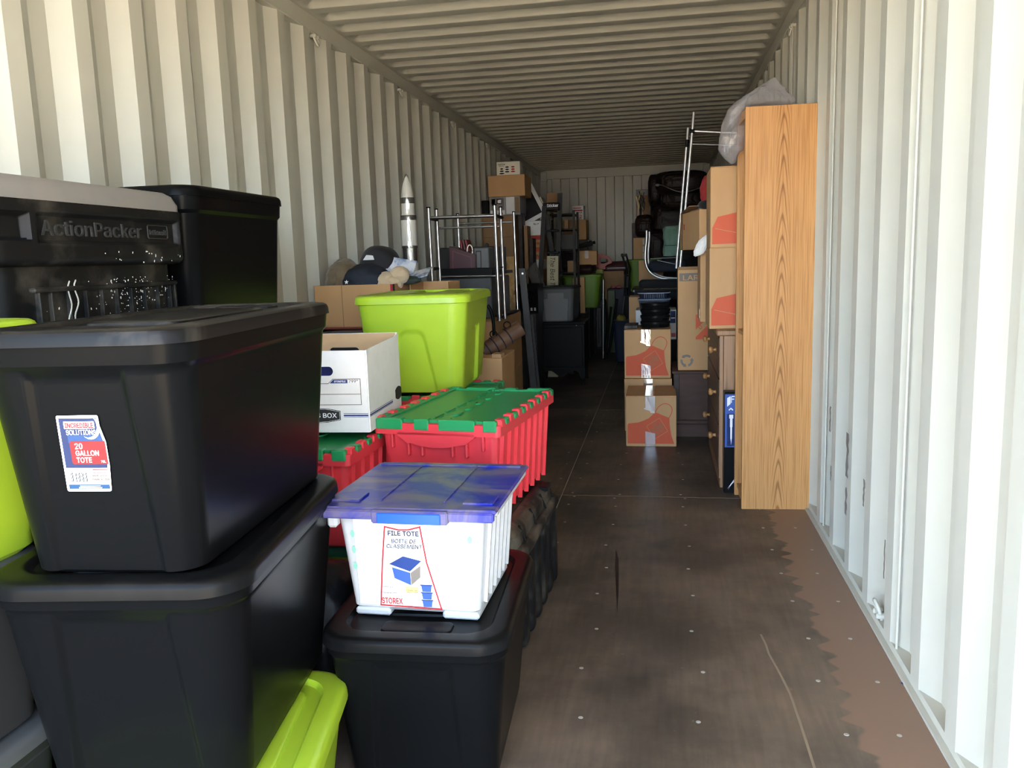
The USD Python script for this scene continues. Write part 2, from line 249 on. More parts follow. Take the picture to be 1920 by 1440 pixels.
def cat(*ms):
    fl = []
    for m in ms: fl += list(m) if isinstance(m, (list, tuple)) else [m]
    return trimesh.util.concatenate(fl)
def mv(m, x=0, y=0, z=0):
    m = m.copy(); m.apply_translation((x, y, z)); return m
def rot(m, deg, axis, at=(0, 0, 0)):
    m = m.copy(); m.apply_transform(trimesh.transformations.rotation_matrix(math.radians(deg), axis, at)); return m
def bx(x0, x1, y0, y1, z0, z1, ch=0.0):
    """Axis box, with chamfered edges when ch > 0."""
    if ch <= 0:
        m = trimesh.creation.box((x1 - x0, y1 - y0, z1 - z0)); m.apply_translation(((x0 + x1) / 2, (y0 + y1) / 2, (z0 + z1) / 2)); return m
    c = min(ch, (x1 - x0) * .45, (y1 - y0) * .45, (z1 - z0) * .45)
    pts = []
    for a, b, d in ((c, 0, c), (0, c, c), (c, c, 0)):
        for sx in (x0 + a, x1 - a):
            for sy in (y0 + b, y1 - b):
                for sz in (z0 + d, z1 - d): pts.append((sx, sy, sz))
    return trimesh.convex.convex_hull(np.array(pts))
def rbox(x0, x1, y0, y1, z0, z1, r, seg=10):
    """Rounded box: hull of eight spheres."""
    r = min(r, (x1 - x0) * .49, (y1 - y0) * .49, (z1 - z0) * .49)
    s = manifold3d.Manifold.sphere(r, seg * 2); h = []
    for x in (x0 + r, x1 - r):
        for y in (y0 + r, y1 - r):
            for z in (z0 + r, z1 - r): h.append(s.translate((x, y, z)))
    return tm(manifold3d.Manifold.batch_hull(h))
def tm(man):
    m = man.to_mesh(); return trimesh.Trimesh(np.array(m.vert_properties[:, :3]), np.array(m.tri_verts), process=False)
def cyl(p, q, r, r2=None, seg=16, caps=True):
    p, q = np.array(p, float), np.array(q, float); d = q - p; L = np.linalg.norm(d); d /= L
    a = np.cross(d, (0, 0, 1) if abs(d[2]) < .9 else (1, 0, 0)); a /= np.linalg.norm(a); b = np.cross(d, a)
    t = np.arange(seg) * 2 * np.pi / seg; ring = np.cos(t)[:, None] * a + np.sin(t)[:, None] * b
    return loft([p + ring * r, q + ring * (r if r2 is None else r2)], caps, caps)
def loft(rings, c0=True, c1=True):
    n = len(rings[0]); v = np.vstack(rings); f = []
    i = np.arange(n); j = (i + 1) % n
    for k in range(len(rings) - 1):
        a, b = k * n, (k + 1) * n
        f.append(np.stack([a + i, a + j, b + j], 1)); f.append(np.stack([a + i, b + j, b + i], 1))
    for k, c in ((0, c0), (len(rings) - 1, c1)):
        if c:
            v = np.vstack([v, rings[k].mean(0)]); m = np.full(n, len(v) - 1)
            f.append(np.stack([k * n + (j if k == 0 else i), k * n + (i if k == 0 else j), m], 1))
    return trimesh.Trimesh(v, np.vstack(f), process=False)
def pipe(pts, r, seg=10, close=False):
    pts = np.array(pts, float); t = np.gradient(pts, axis=0); t /= np.linalg.norm(t, axis=1, keepdims=True) + 1e-12
    up = np.array([0, 0, 1.0]); 
    if abs(t[0] @ up) > .9: up = np.array([1.0, 0, 0])
    a = np.cross(t[0], up); a /= np.linalg.norm(a); rings = []; th = np.arange(seg) * 2 * np.pi / seg
    rr = np.broadcast_to(r, (len(pts),))
    for p, d, q in zip(pts, t, rr):
        a = a - d * (a @ d); a /= np.linalg.norm(a) + 1e-12; b = np.cross(d, a)
        rings.append(p + q * (np.cos(th)[:, None] * a + np.sin(th)[:, None] * b))
    return loft(rings)
def spline(pts, n=40):
    from scipy.interpolate import CubicSpline
    p = np.array(pts, float); s = np.r_[0, np.cumsum(np.linalg.norm(np.diff(p, axis=0), axis=1))]
    return CubicSpline(s, p)(np.linspace(0, s[-1], n))
def lathe(prof, seg=28):
    t = np.arange(seg) * 2 * np.pi / seg; c = np.stack([np.cos(t), np.sin(t), 0 * t], 1)
    return loft([c * r + (0, 0, z) for r, z in prof])
def rr(w, d, r, nc=7, sp=0.03):
    """Rounded rectangle outline (CCW), with its straight edges cut every sp metres."""
    r = min(r, w * .49, d * .49); out = []
    cs = [(w / 2 - r, -d / 2 + r, -90), (w / 2 - r, d / 2 - r, 0), (-w / 2 + r, d / 2 - r, 90), (-w / 2 + r, -d / 2 + r, 180)]
    N = (max(1, int(round(d / sp))), max(1, int(round(w / sp))))
    for k, (x, y, a0) in enumerate(cs):
        for a in np.radians(np.linspace(a0, a0 + 90, nc)): out.append((x + r * math.cos(a), y + r * math.sin(a)))
        nx, ny, na = cs[(k + 1) % 4]; e = np.array(out[-1]); s = np.array((nx + r * math.cos(math.radians(na)), ny + r * math.sin(math.radians(na))))
        m = N[k % 2]
        for q in range(1, m): out.append(tuple(e + (s - e) * q / m))
    return np.array(out)
def ring(o, z): return np.c_[o, np.full(len(o), z)]
def ext(poly, h):
    g = [p for p in getattr(poly, 'geoms', [poly]) if p.area > 1e-9]
    return cat([trimesh.creation.extrude_polygon(p, h, engine='earcut') for p in g])
def onto(m, o, u, v):
    """Puts a flat mesh drawn in xy (z = outwards) at o with its x along u and its y along v."""
    u, v = np.array(u, float), np.array(v, float); u /= np.linalg.norm(u); v /= np.linalg.norm(v); n = np.cross(u, v)
    T = np.eye(4); T[:3, 0], T[:3, 1], T[:3, 2], T[:3, 3] = u, v, n, o; m = m.copy(); m.apply_transform(T); return m
def text(s, h, bold=True, depth=0.0006, width=None, slant=0.0):
    m = meshkit.text_mesh(s, h, depth, bold)
    if width: m.apply_scale((width / (m.bounds[1][0] - m.bounds[0][0]), 1, 1))
    if slant: m.vertices[:, 0] += slant * m.vertices[:, 1]
    return m
def blob(c, s, amp=0.12, fr=2.5, seed=0, sub=4, flat=None):
    m = trimesh.creation.icosphere(sub, 1.0); n = meshkit.fbm(m.vertices * fr + 7.3 * (seed + 1), 4, seed)
    m.vertices *= (1 + amp * 2 * (n - .5))[:, None]; m.vertices *= np.array(s)
    if flat is not None: m.vertices[:, 2] = np.maximum(m.vertices[:, 2], flat)
    m.apply_translation(c); return m
def sm(x): x = np.clip(x, 0, 1); return x * x * (3 - 2 * x)

# ---------------------------------------------------------------- the container
W2, H, L, DEEP = 1.176, 2.398, 12.03, 0.036
def corr(start, y0, y1, pitch=0.2776, flat=0.07, slope=0.068, depth=DEEP):
    """Corrugation line (y, offset outwards): inner flats begin at start + k * pitch."""
    k = math.floor((y0 - start) / pitch) - 1; p = []
    while start + k * pitch < y1 + pitch:
        s = start + k * pitch; p += [(s, 0), (s + flat, 0), (s + flat + slope, depth), (s + pitch - slope, depth)]; k += 1
    ln = LineString(p).intersection(sbox(y0, -1, y1, 1)); return ln
def side_wall(name, side, start):
    pl = corr(start, 0.02, L).buffer(0.0012, cap_style=2, join_style=1, quad_segs=2)
    m = ext(pl, 2.33); v = m.vertices.copy()
    m.vertices = np.c_[side * (W2 + 0.0015 + v[:, 1]), v[:, 0], 0.028 + v[:, 2]]
    if side > 0: m.invert()
    return struct(name, m, 'paint')
wl = side_wall('wall_left', -1, 2.02)
wr = side_wall('wall_right', 1, 2.445 - 9 * 0.2776)
# vertical weld beads where the side sheets meet
for side, ys in ((-1, (2.626, 3.736, 4.846, 5.957, 7.067, 8.18, 9.29)), (1, (2.395, 3.505, 4.615, 5.726))):
    for y in ys:
        part('weld_bead', cyl((side * (W2 + .006), y, .03), (side * (W2 + .006), y, 2.32), 0.0035, seg=8), 'paint', wl if side < 0 else wr, smooth=True)
# end wall
pl = corr(0.0, -1.18, 1.18, pitch=0.254, flat=0.115, slope=0.012, depth=0.03).buffer(0.0012, cap_style=2, join_style=1, quad_segs=2)
m = ext(pl, 2.31); v = m.vertices.copy(); m.vertices = np.c_[v[:, 0], L + v[:, 1], v[:, 2] + 0.0]; m.invert()
wb = struct('wall_back', m, 'paint')
part('header_beam', bx(-1.1, 1.1, L - .03, L + .07, 2.285, 2.44), 'paint', wb)
for s in (-1, 1):
    part('corner_post', bx(min(s * 1.26, s * 1.09), max(s * 1.26, s * 1.09), L - .03, L + .07, 0, 2.44), 'paint', wb)
    part('corner_casting', bx(min(s * 1.18, s * 1.085), max(s * 1.18, s * 1.085), L - .045, L + .05, 2.255, 2.39, .006), 'paint', wb)
struct('trim_1', bx(-1.24, 1.24, -.22, -.04, 2.27, 2.52, .01), 'paint')
for sd in (-1, 1): struct('trim_' + ('2' if sd < 0 else '3'), bx(min(sd * 1.16, sd * 1.26), max(sd * 1.16, sd * 1.26), -.22, .0, -.15, 2.5, .01), 'paint')
# roof: die-stamped corrugations that die out before the side rails
xs = np.r_[np.linspace(-1.20, -1.05, 22), np.linspace(-1.0, 1.0, 12), np.linspace(1.05, 1.20, 22)]
prof = []
p, y = 0.2115, -0.02
while y < L + .1:
    prof += [(y, 0), (y + .058, 0), (y + .066, .06), (y + .098, .94), (y + .106, 1), (y + .150, 1), (y + .158, .94), (y + .190, .06), (y + .198, 0)]; y += p
prof = np.array(prof)
fade = sm((1.155 - abs(xs)) / 0.05)
V = np.zeros((len(prof), len(xs), 3)); V[..., 0] = xs; V[..., 1] = prof[:, 0][:, None]; V[..., 2] = H - .002 + 0.030 * prof[:, 1][:, None] * fade
V2 = V.copy(); V2[..., 2] += 0.002
n, k = len(prof), len(xs); a = (np.arange(n - 1)[:, None] * k + np.arange(k - 1)).ravel()
q = np.vstack([np.stack([a, a + k, a + k + 1], 1), np.stack([a, a + k + 1, a + 1], 1)])
roof = trimesh.Trimesh(np.vstack([V.reshape(-1, 3), V2.reshape(-1, 3)]), np.vstack([q, q[:, ::-1] + n * k]), process=False)
ceil = struct('ceiling', roof, 'paint', smooth=25)
for s, nm in ((-1, 'left'), (1, 'right')):
    x0, x1 = sorted((s * (W2 - .002), s * (W2 + .06)))
    struct('trim_top_' + nm, bx(x0, x1, 0.0, L, 2.318, H + .03, .004), 'paint')
    x0, x1 = sorted((s * (W2 + .002), s * (W2 + .05)))
    struct('baseboard_' + nm, [bx(x0, x1, 0.0, L, -.12, .030), bx(min(s * (W2 - .014), s * (W2 + .003)), max(s * (W2 - .014), s * (W2 + .003)), 0.0, L, -.12, .008, .002)], 'paint')
# lashing rings in the recesses under the top rail and above the bottom rail
def lashing_ring(label, x, y, z, s, up):
    t = thing('lashing_ring', label, 'lashing ring', (x, y, z))
    a = np.linspace(-0.5, np.pi + .5, 26); ry, rz = .021, .038
    pts = np.c_[s * -0.004 - s * .012 * np.sin(a), ry * np.cos(a), (-1 if up else 1) * rz * np.sin(a)]
    part('ring', pipe(pts, .0055, 10), 'paint', t, smooth=50)
    for d in (-1, 1): part('lug', bx(-.016, .016, d * .02 - .008, d * .02 + .008, -.014 if not up else -.004, .004 if not up else .014, .004), 'paint', t)
names = ['nearest lashing ring under the left top rail', 'second lashing ring from the front under the left top rail', 'third lashing ring along the left top rail', 'farthest lashing ring seen under the left top rail']
for i, y in enumerate((4.12, 5.51, 6.90, 8.285)): lashing_ring(names[i], -1.186, y, 2.302, -1, True)
lashing_ring('white-painted lashing ring low on the right wall above the floor edge', 1.186, 2.60, 0.052, 1, False)
lashing_ring('lashing ring at the top of the right wall beside the rail', 1.186, 3.25, 2.302, 1, True)
lashing_ring('small lashing ring high on the right wall above the plastic bag', 1.186, 4.64, 2.302, 1, True)
# scuffs where cargo scraped the right wall down to the primer
for (y, z, hh, w) in ((3.37, .46, .10, .010), (3.05, .36, .16, .016), (3.05, .22, .10, .012), (2.79, .33, .09, .010), (3.33, .27, .06, .008), (2.515, .19, .12, .005)):
    rng = np.random.default_rng(int(y * 100 + z * 10)); zz = np.linspace(0, hh, 9)
    pg = Polygon([(-w * 1.6 * rng.uniform(.2, 1), b) for b in zz] + [(w * 1.6 * rng.uniform(.1, 1), b) for b in zz[::-1]]).buffer(0)
    part('scuff', onto(ext(pg, .0012), (1.1752, y + .012, z), (0, -1, 0), (0, 0, 1)), 'scratch', wr)
# floor of plywood sheets
fl = UsdGeom.Xform.Define(stage, '/World/floor').GetPrim(); _tag(fl, kind='structure')
for x0, x1 in ((-1.162, .0225), (.0255, 1.162)):
    for y0, y1 in ((0.0, 1.652), (1.655, 3.985), (3.989, 6.328), (6.332, 8.676), (8.68, 11.02), (11.024, 12.03)):
        if x0 < 0: yy = (y0, y1)
        part('plywood_sheet', bx(x0, x1, y0, y1, -.028, 0, .0015), 'plywood', fl)
part('cross_bearer', bx(-1.162, 1.162, 0, L, -.12, -.03), 'black_metal', fl)
for y in (1.6535, 3.987, 6.33, 8.678): part('seam_filler', bx(-1.16, 1.16, y - .0028, y + .0028, -.004, .0005), 'gouge', fl)
part('seam_filler', bx(.0225, .0255, 0, 12, -.004, .0004), 'screw', fl)
part('paint_spot', mv(lathe([(.0001, .0008), (.006, .0007), (.007, 0)], 10), *(1.164, 2.251)), 'ink_blue', fl)
part('paint_spot', mv(lathe([(.0001, .002), (.004, .0015), (.006, 0)], 10), *(1.181, 2.322)), 'paper_white', fl)
def screw(x, y):
    part('screw', mv(lathe([(0.0001, .0012), (.0045, .0012), (.0065, .0004), (.0068, -.001)], 10), x, y, 0.0), 'screw', fl)
for y in (1.98, 2.24, 2.50, 2.78, 3.03, 3.28, 3.55, 3.82, 3.955, 4.02, 4.30, 4.62, 4.9, 5.2, 5.5, 5.8, 6.1, 6.29):
    for x in (-.03, .085, .30, .62, .95, 1.09): 
        if not (x in (-.03, .085) and y < 3.0): screw(x + .012 * math.sin(37 * y + x * 11), y + .01 * math.sin(13 * x))
g = LineString([(0.819, 2.508), (0.826, 2.444), (0.827, 2.386), (0.843, 2.269), (0.855, 2.16), (0.858, 2.043), (0.86, 1.932), (0.861, 1.83)])
part('gouge', onto(ext(g.buffer(.0032), .0006), (0, 0, 0), (1, 0, 0), (0, 1, 0)), 'gouge', fl)
g = Polygon([(0.334, 3.227), (0.34, 3.05), (0.358, 2.794), (0.371, 2.617), (0.367, 2.795), (0.351, 3.108)])
part('gouge', onto(ext(g, .0006), (0, 0, 0), (1, 0, 0), (0, 1, 0)), 'dark_wood', fl)
struct('ground_outside', bx(-40, 40, -60, 40, -.25, -.16), 'yard')

# ---------------------------------------------------------------- storage totes
def tote_body(wb, db, wt, dt, h, r, band=0.045, bump=0.006, ends=None, sides=None, dense=0.0045):
    """Tapered tub (origin at the middle of its base, front towards -y). ends / sides: (half width at the top, at the base, top z, depth, rounding) of a stamped recess."""
    o1, o0 = rr(wt, dt, r * 1.1, 9, dense if (ends or sides) else .05), rr(wb, db, r, 9, dense if (ends or sides) else .05)
    if len(o1) != len(o0):                                            # same number of points: scale the top outline down
        o0 = o1 * (wb / wt, db / dt)
    zs = np.unique(np.round(np.r_[0, .004, .012, np.linspace(.03, h - band - .012, 48 if (ends or sides) else 6), h - band - .004, h - band + .001, h - band + .006, h], 4))
    rings = []
    for z in zs:
        t = z / h; o = o0 + (o1 - o0) * t
        s = 1 - .012 * (1 - sm(z / .012)) / max(wb, .1) * 2
        o = o * s
        if z > h - band: o = o * ((wt + 2 * bump * sm((z - h + band + .004) / .01)) / wt, (dt + 2 * bump * sm((z - h + band + .004) / .01)) / dt)
        w, d = wb + (wt - wb) * t, db + (dt - db) * t
        for spec, ax, hw in ((ends, 0, d / 2), (sides, 1, w / 2)):
            if not spec: continue
            ht, hb, zt, dep, rad = spec
            half = hb + (ht - hb) * min(1, z / zt)
            dx, dz = half - np.abs(o[:, ax]), np.full(len(o), zt - z)
            dist = np.minimum(dx, dz)
            if rad > 0:
                c = (dx < rad) & (dz < rad); dist = np.where(c, rad - np.hypot(rad - dx, rad - dz), dist)
            a = sm(dist / .016) * dep
            on = np.abs(o[:, 1 - ax]) > hw - .012
            o = o.copy(); o[:, 1 - ax] -= np.sign(o[:, 1 - ax]) * a * on
        rings.append(ring(o, z))
    return loft(rings)
def lid(wt, dt, r, over=0.012, lip=0.03, rim=0.045, sink=0.010, tab=True, ridges=False, n=.04):
    """Tote lid, z = 0 at the underside of its lip: rolled lip, flat rim, sunken panel, raised pads."""
    def o(i): return rr(wt + 2 * (over - i), dt + 2 * (over - i), max(r + over - i, .012), 9, n)
    h = lip
    base = o(0); k = len(base)
    def oo(i): return base * ((wt + 2 * (over - i)) / (wt + 2 * over), (dt + 2 * (over - i)) / (dt + 2 * over))
    prof = [(.006, 0), (0, 0), (.001, h * .55), (.004, h * .82), (.010, h * .96), (.018, h), (rim * .8, h + .001), (rim, h), (rim + .008, h - sink), (rim + .05, h - sink)]
    m = [loft([ring(oo(i), z) for i, z in prof], True, True)]
    iw, id_ = wt - 2 * rim, dt - 2 * rim
    if tab:
        for s in (-1, 1): m.append(pad(.40 * wt, .055, .015, .006, (0, s * (dt / 2 - rim - .030), h - sink)))
        m.append(pad(iw * .72, id_ * .62, .04, .007, (0, 0, h - sink)))
    if ridges:
        for s in (-1, 1): m.append(pad(iw * .30, id_ * .86, .03, .010, (s * iw * .28, 0, h - sink)))
    return cat(*m)
def pad(w, d, r, h, at):
    o = rr(w, d, r, 6, .2); s = lambda q: o * ((w - q) / w, (d - q) / d)
    return mv(loft([ring(o, 0), ring(s(.004), h * .7), ring(s(.014), h)], True, True), *at)
def make_tote(name, label, loc, rz, dims, body='black_plastic', top='black_dusty', ends=None, sides=None, group=None, r=.06, band=.038, lip=.03, tab=True, ridges=False, sink=.010):
    wb, db, wt, dt, h = dims
    t = thing(name, label, 'storage tote', loc, rz, group)
    part('body', tote_body(wb, db, wt, dt, h - lip * .6, r, band, ends=ends, sides=sides), body, t, smooth=28)
    part('lid', mv(lid(wt, dt, r * 1.1, lip=lip, tab=tab, ridges=ridges, sink=sink), 0, 0, h - lip), top, t, smooth=35)
    return t
E1 = lambda w, h: (w * .29, w * .345, h - .062, .009, .0)
# left foreground stack, from the floor up
lime_low = make_tote('lime_tote', 'lime green tote at the bottom edge, under the large black totes', (-.345, 1.335, 0), 11, (.37, .52, .44, .58, .265), 'lime_plastic', 'lime_plastic', ends=(.07, .12, .20, .012, .03), ridges=True, tab=False, r=.07)
blk_low = make_tote('black_tote', 'large black tote below the labelled one, lid rim curving across the lower left', (-.405, 1.455, .265), 7.5, (.345, .555, .425, .665, .42), 'black_plastic', 'black_plastic_matte', ends=E1(.345, .42), r=.065, sink=.008)
blk_up = make_tote('black_tote', 'black tote with a dusty lid and a white, blue and red label', (-.386, 1.460, .680), 4.5, (.290, .63, .345, .73, .410), 'black_plastic', 'black_dusty', ends=E1(.290, .41), r=.055, band=.046, lip=.025, sink=.008)
# its paper label, glued on the stamped panel
lab = UsdGeom.Xform.Define(stage, str(blk_up.GetPath()) + '/label'); lab = lab.GetPrim()
def blabel(m, z=0.0):                                                # label drawn 0..1 x 0..1.45, leaning with the panel
    m = m.copy(); m.vertices[:, 0] += .05 * (m.vertices[:, 1] - .7); m.vertices = m.vertices * (.0745, .0875, 1) + (0, 0, z)
    tilt = math.atan2((.73 - .63) / 2, .387)
    return onto(m, (-.048, -.3268, .150), (1, 0, 0), (0, -math.sin(tilt), math.cos(tilt)))
def rrect(x0, y0, x1, y1, r): return sbox(x0 + r, y0 + r, x1 - r, y1 - r).buffer(r, quad_segs=4)
outline = Polygon([(0, 0), (1, 0), (1.04, .5), (1.03, .95), (.94, 1.25), (.93, 1.45), (0, 1.45)]).buffer(-.04).buffer(.04, quad_segs=4)
part('backing', blabel(ext(outline, .0004), .0), 'paper_white', lab)
inner = outline.buffer(-.055)
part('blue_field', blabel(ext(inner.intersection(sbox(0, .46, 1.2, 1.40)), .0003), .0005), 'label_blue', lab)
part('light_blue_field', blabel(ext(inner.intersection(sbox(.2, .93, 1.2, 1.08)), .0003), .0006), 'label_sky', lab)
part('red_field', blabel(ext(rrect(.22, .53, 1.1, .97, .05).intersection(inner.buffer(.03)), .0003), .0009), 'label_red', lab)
for w, h, x, y in (('20', .105, .32, .825), ('GALLON', .095, .32, .695), ('TOTE', .095, .32, .565)):
    part('lettering', blabel(mv(text(w, h), x, y), .0012), 'ink_white', lab)
part('lettering', blabel(mv(text('75L', .045), .86, .56), .0012), 'ink_white', lab)
part('title_plate', blabel(ext(rrect(.15, 1.20, .83, 1.34, .015), .0003), .0008), 'ink_white', lab)
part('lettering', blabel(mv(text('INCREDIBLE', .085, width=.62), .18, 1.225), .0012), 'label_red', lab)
part('lettering', blabel(mv(text('SOLUTIONS', .092, width=.66), .18, 1.09), .0012), 'ink_white', lab)
sw = Point(.72, 1.22).buffer(.22, quad_segs=10).difference(affinity.translate(Point(.72, 1.22).buffer(.22, quad_segs=10), -.06, .04)).intersection(sbox(.4, .8, 1.2, 1.5))
part('swoosh', blabel(ext(sw, .0003), .0010), 'ink_white', lab)
for i in range(14): 
    if i not in (3, 8): part('bar', blabel(ext(sbox(.14 + i * .026, .19, .14 + i * .026 + (.008, .014, .006)[i % 3], .36), .0003), .0006), 'ink_black', lab)
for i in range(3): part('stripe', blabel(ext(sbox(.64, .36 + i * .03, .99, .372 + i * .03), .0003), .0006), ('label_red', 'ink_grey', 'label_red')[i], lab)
part('lettering', blabel(mv(text('MADE IN USA', .035), .62, .29), .0006), 'ink_grey', lab)
part('lettering', blabel(mv(text('STRONG & TOUGH', .040, width=.4), .60, .215), .0006), 'ink_grey', lab)
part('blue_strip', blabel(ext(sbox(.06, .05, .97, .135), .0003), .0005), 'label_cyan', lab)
for i in range(2): part('white_line', blabel(ext(sbox(.28 + .03 * i, .068 + i * .032, .80 - .03 * i, .084 + i * .032), .0003), .0009), 'ink_white', lab)
# centre front tote, and the file tote on it
blk_mid = make_tote('black_tote', 'black tote on the floor under the white file tote', (-.028, 1.885, 0), 2.5, (.335, .495, .405, .565, .375), 'black_plastic', 'black_plastic_matte', ends=E1(.315, .375), r=.06, sink=.010)

ft = thing('file_tote', 'white file tote with a dusty blue lid standing on a black tote', 'file tote', (-.032, 1.885, .368), -1.0)
def ftbody():
    W0, D0, W1, D1, Hh = .298, .325, .345, .365, .255
    a = tote_body(W0, D0, W1, D1, Hh, .018, band=.03, bump=.004)
    foot = [bx(*sorted((s * .062, s * .1475)), -D0 / 2 + .0005, D0 / 2 - .0005, -.012, .006, .005) for s in (-1, 1)]
    rib = [bx(s * (W1 / 2 - .012), s * (W1 / 2 - .012) + .0045 * s, y - .004, y + .004, .02, Hh - .03) if s > 0 else bx(-(W1 / 2 - .012) - .0045, -(W1 / 2 - .012), y - .004, y + .004, .02, Hh - .03) for s in (-1, 1) for y in np.linspace(-.13, .13, 7)]
    return [mv(m, 0, 0, .012) for m in [a] + foot]
part('body', ftbody(), 'clear_plastic', ft, smooth=28)
for y in np.linspace(-.12, .12, 6):
    for s in (-1, 1): part('rib', rot(bx(s * .163 - .005, s * .163 + .005, y - .004, y + .004, .03, .23), s * 5.2, (0, 1, 0), (s * .163, 0, .13)), 'clear_plastic', ft)
for s in (-1, 1): part('flange', bx(*sorted((s * .168, s * .20)), -.17, .185, .247, .262, .004), 'clear_plastic', ft)
part('corner_tab', bx(-.195, -.17, -.185, -.16, .215, .25, .006), 'clear_plastic', ft)
LZ = .262
lidm = [bx(-.205, .205, -.205, .20, LZ, LZ + .010, .004), bx(-.2, .2, -.212, -.195, LZ - .016, LZ + .006, .004), bx(-.075, .10, -.219, -.195, LZ - .022, LZ + .008, .004)]
lidm += [bx(x - .0025, x + .0025, -.15, .18, LZ + .010, LZ + .013, .001) for x in (-.075, .075)] + [bx(-.19, .19, .165, .19, LZ + .01, LZ + .014, .002), bx(.12, .19, -.165, -.1, LZ + .01, LZ + .0145, .003), bx(-.19, -.12, -.165, -.1, LZ + .01, LZ + .0145, .003)]
part('lid', lidm, 'blue_plastic', ft)
part('lid_latch', [bx(-.06, .085, -.223, -.218, LZ - .02, LZ + .004, .002)], 'blue_bright', ft)
# printed panel sheet behind the front wall
tl = math.atan2((.365 - .325) / 2, .255)
def ff(m, z=0.0):
    m = m.copy(); m.vertices = m.vertices + (-.014, 0, z); return onto(m, (0, -.1635, .012), (1, 0, 0), (0, -math.sin(tl), math.cos(tl)))
part('front_sheet', ff(ext(sbox(-.118, .018, .150, .228), .0006), .0006), 'paper_white', ft)
out = Polygon([(-.070, .016), (.078, .012), (.050, .128), (.040, .214), (.012, .206), (-.012, .205), (-.045, .212), (-.058, .12)])
part('red_frame', ff(ext(out.difference(out.buffer(-.0030)), .0004), .0014), 'ink_red', ft)
part('lettering', ff(mv(text('FILE TOTE', .0105, width=.072), -.0385, .190), .0014), 'ink_navy', ft)
part('lettering', ff(mv(text('BOITE DE', .009, False, width=.058, slant=.15), -.032, .172), .0014), 'ink_navy', ft)
part('lettering', ff(mv(text('CLASSEMENT', .009, False, width=.083, slant=.15), -.044, .1595), .0014), 'ink_navy', ft)
part('lettering', ff(mv(text('STOREX', .0135, width=.050), -.066, .022), .0014), 'ink_red', ft)
part('printed_box', ff(ext(Polygon([(-.034, .112), (.008, .100), (.008, .070), (-.030, .086)]), .0004), .0014), 'ink_blue_light', ft)
part('printed_box', ff(ext(Polygon([(.009, .100), (.033, .118), (.031, .090), (.009, .070)]), .0004), .0014), 'ink_grey', ft)
part('printed_lid', ff(ext(Polygon([(-.040, .120), (.008, .104), (.036, .130), (-.006, .140)]), .0004), .0016), 'ink_blue', ft)
for i in range(8): part('printed_tab', ff(ext(Polygon([(0, 0), (.006, -.001), (.007, .002), (.001, .003)]), .0004), .0020).apply_translation(((-.028 if i < 4 else -.016) + (i % 4) * .011, 0, (.118 if i < 4 else .1285) - .0004 * (i % 4))), 'ink_white', ft)
part('yellow_note', ff(ext(sbox(-.006, .052, .024, .066), .0003), .0014), 'ink_yellow', ft)
for y, s in ((.062, 'Holds letter - legal'), (.0575, 'legal files')): part('lettering', ff(mv(text(s, .0026, False, width=.026), -.004, y - .006), .0018), 'ink_grey', ft)
part('lettering', ff(mv(text('Comfort grip', .0034, False, width=.026), -.062, .062), .0014), 'ink_grey', ft)
part('lettering', ff(mv(text('Poignee de confort', .0034, False, width=.036), -.062, .047), .0014), 'ink_grey', ft)
for i in range(3):
    part('printed_tote', ff(ext(Polygon([(.034, .018 + i * .0185), (.054, .018 + i * .0185), (.056, .034 + i * .0185), (.032, .034 + i * .0185)]), .0004), .0014), 'ink_blue_light', ft)
    part('printed_rim', ff(ext(sbox(.030, .033 + i * .0185, .058, .0355 + i * .0185), .0004), .0017), 'ink_blue', ft)
for i, (x, z) in enumerate(((-.122, .19), (-.122, .152), (-.122, .112), (.151, .185))): part('green_scallop', ff(ext(affinity.scale(Point(x, z).buffer(.007, quad_segs=4), .7, 1.2), .0004), .0013), 'green_pale', ft)

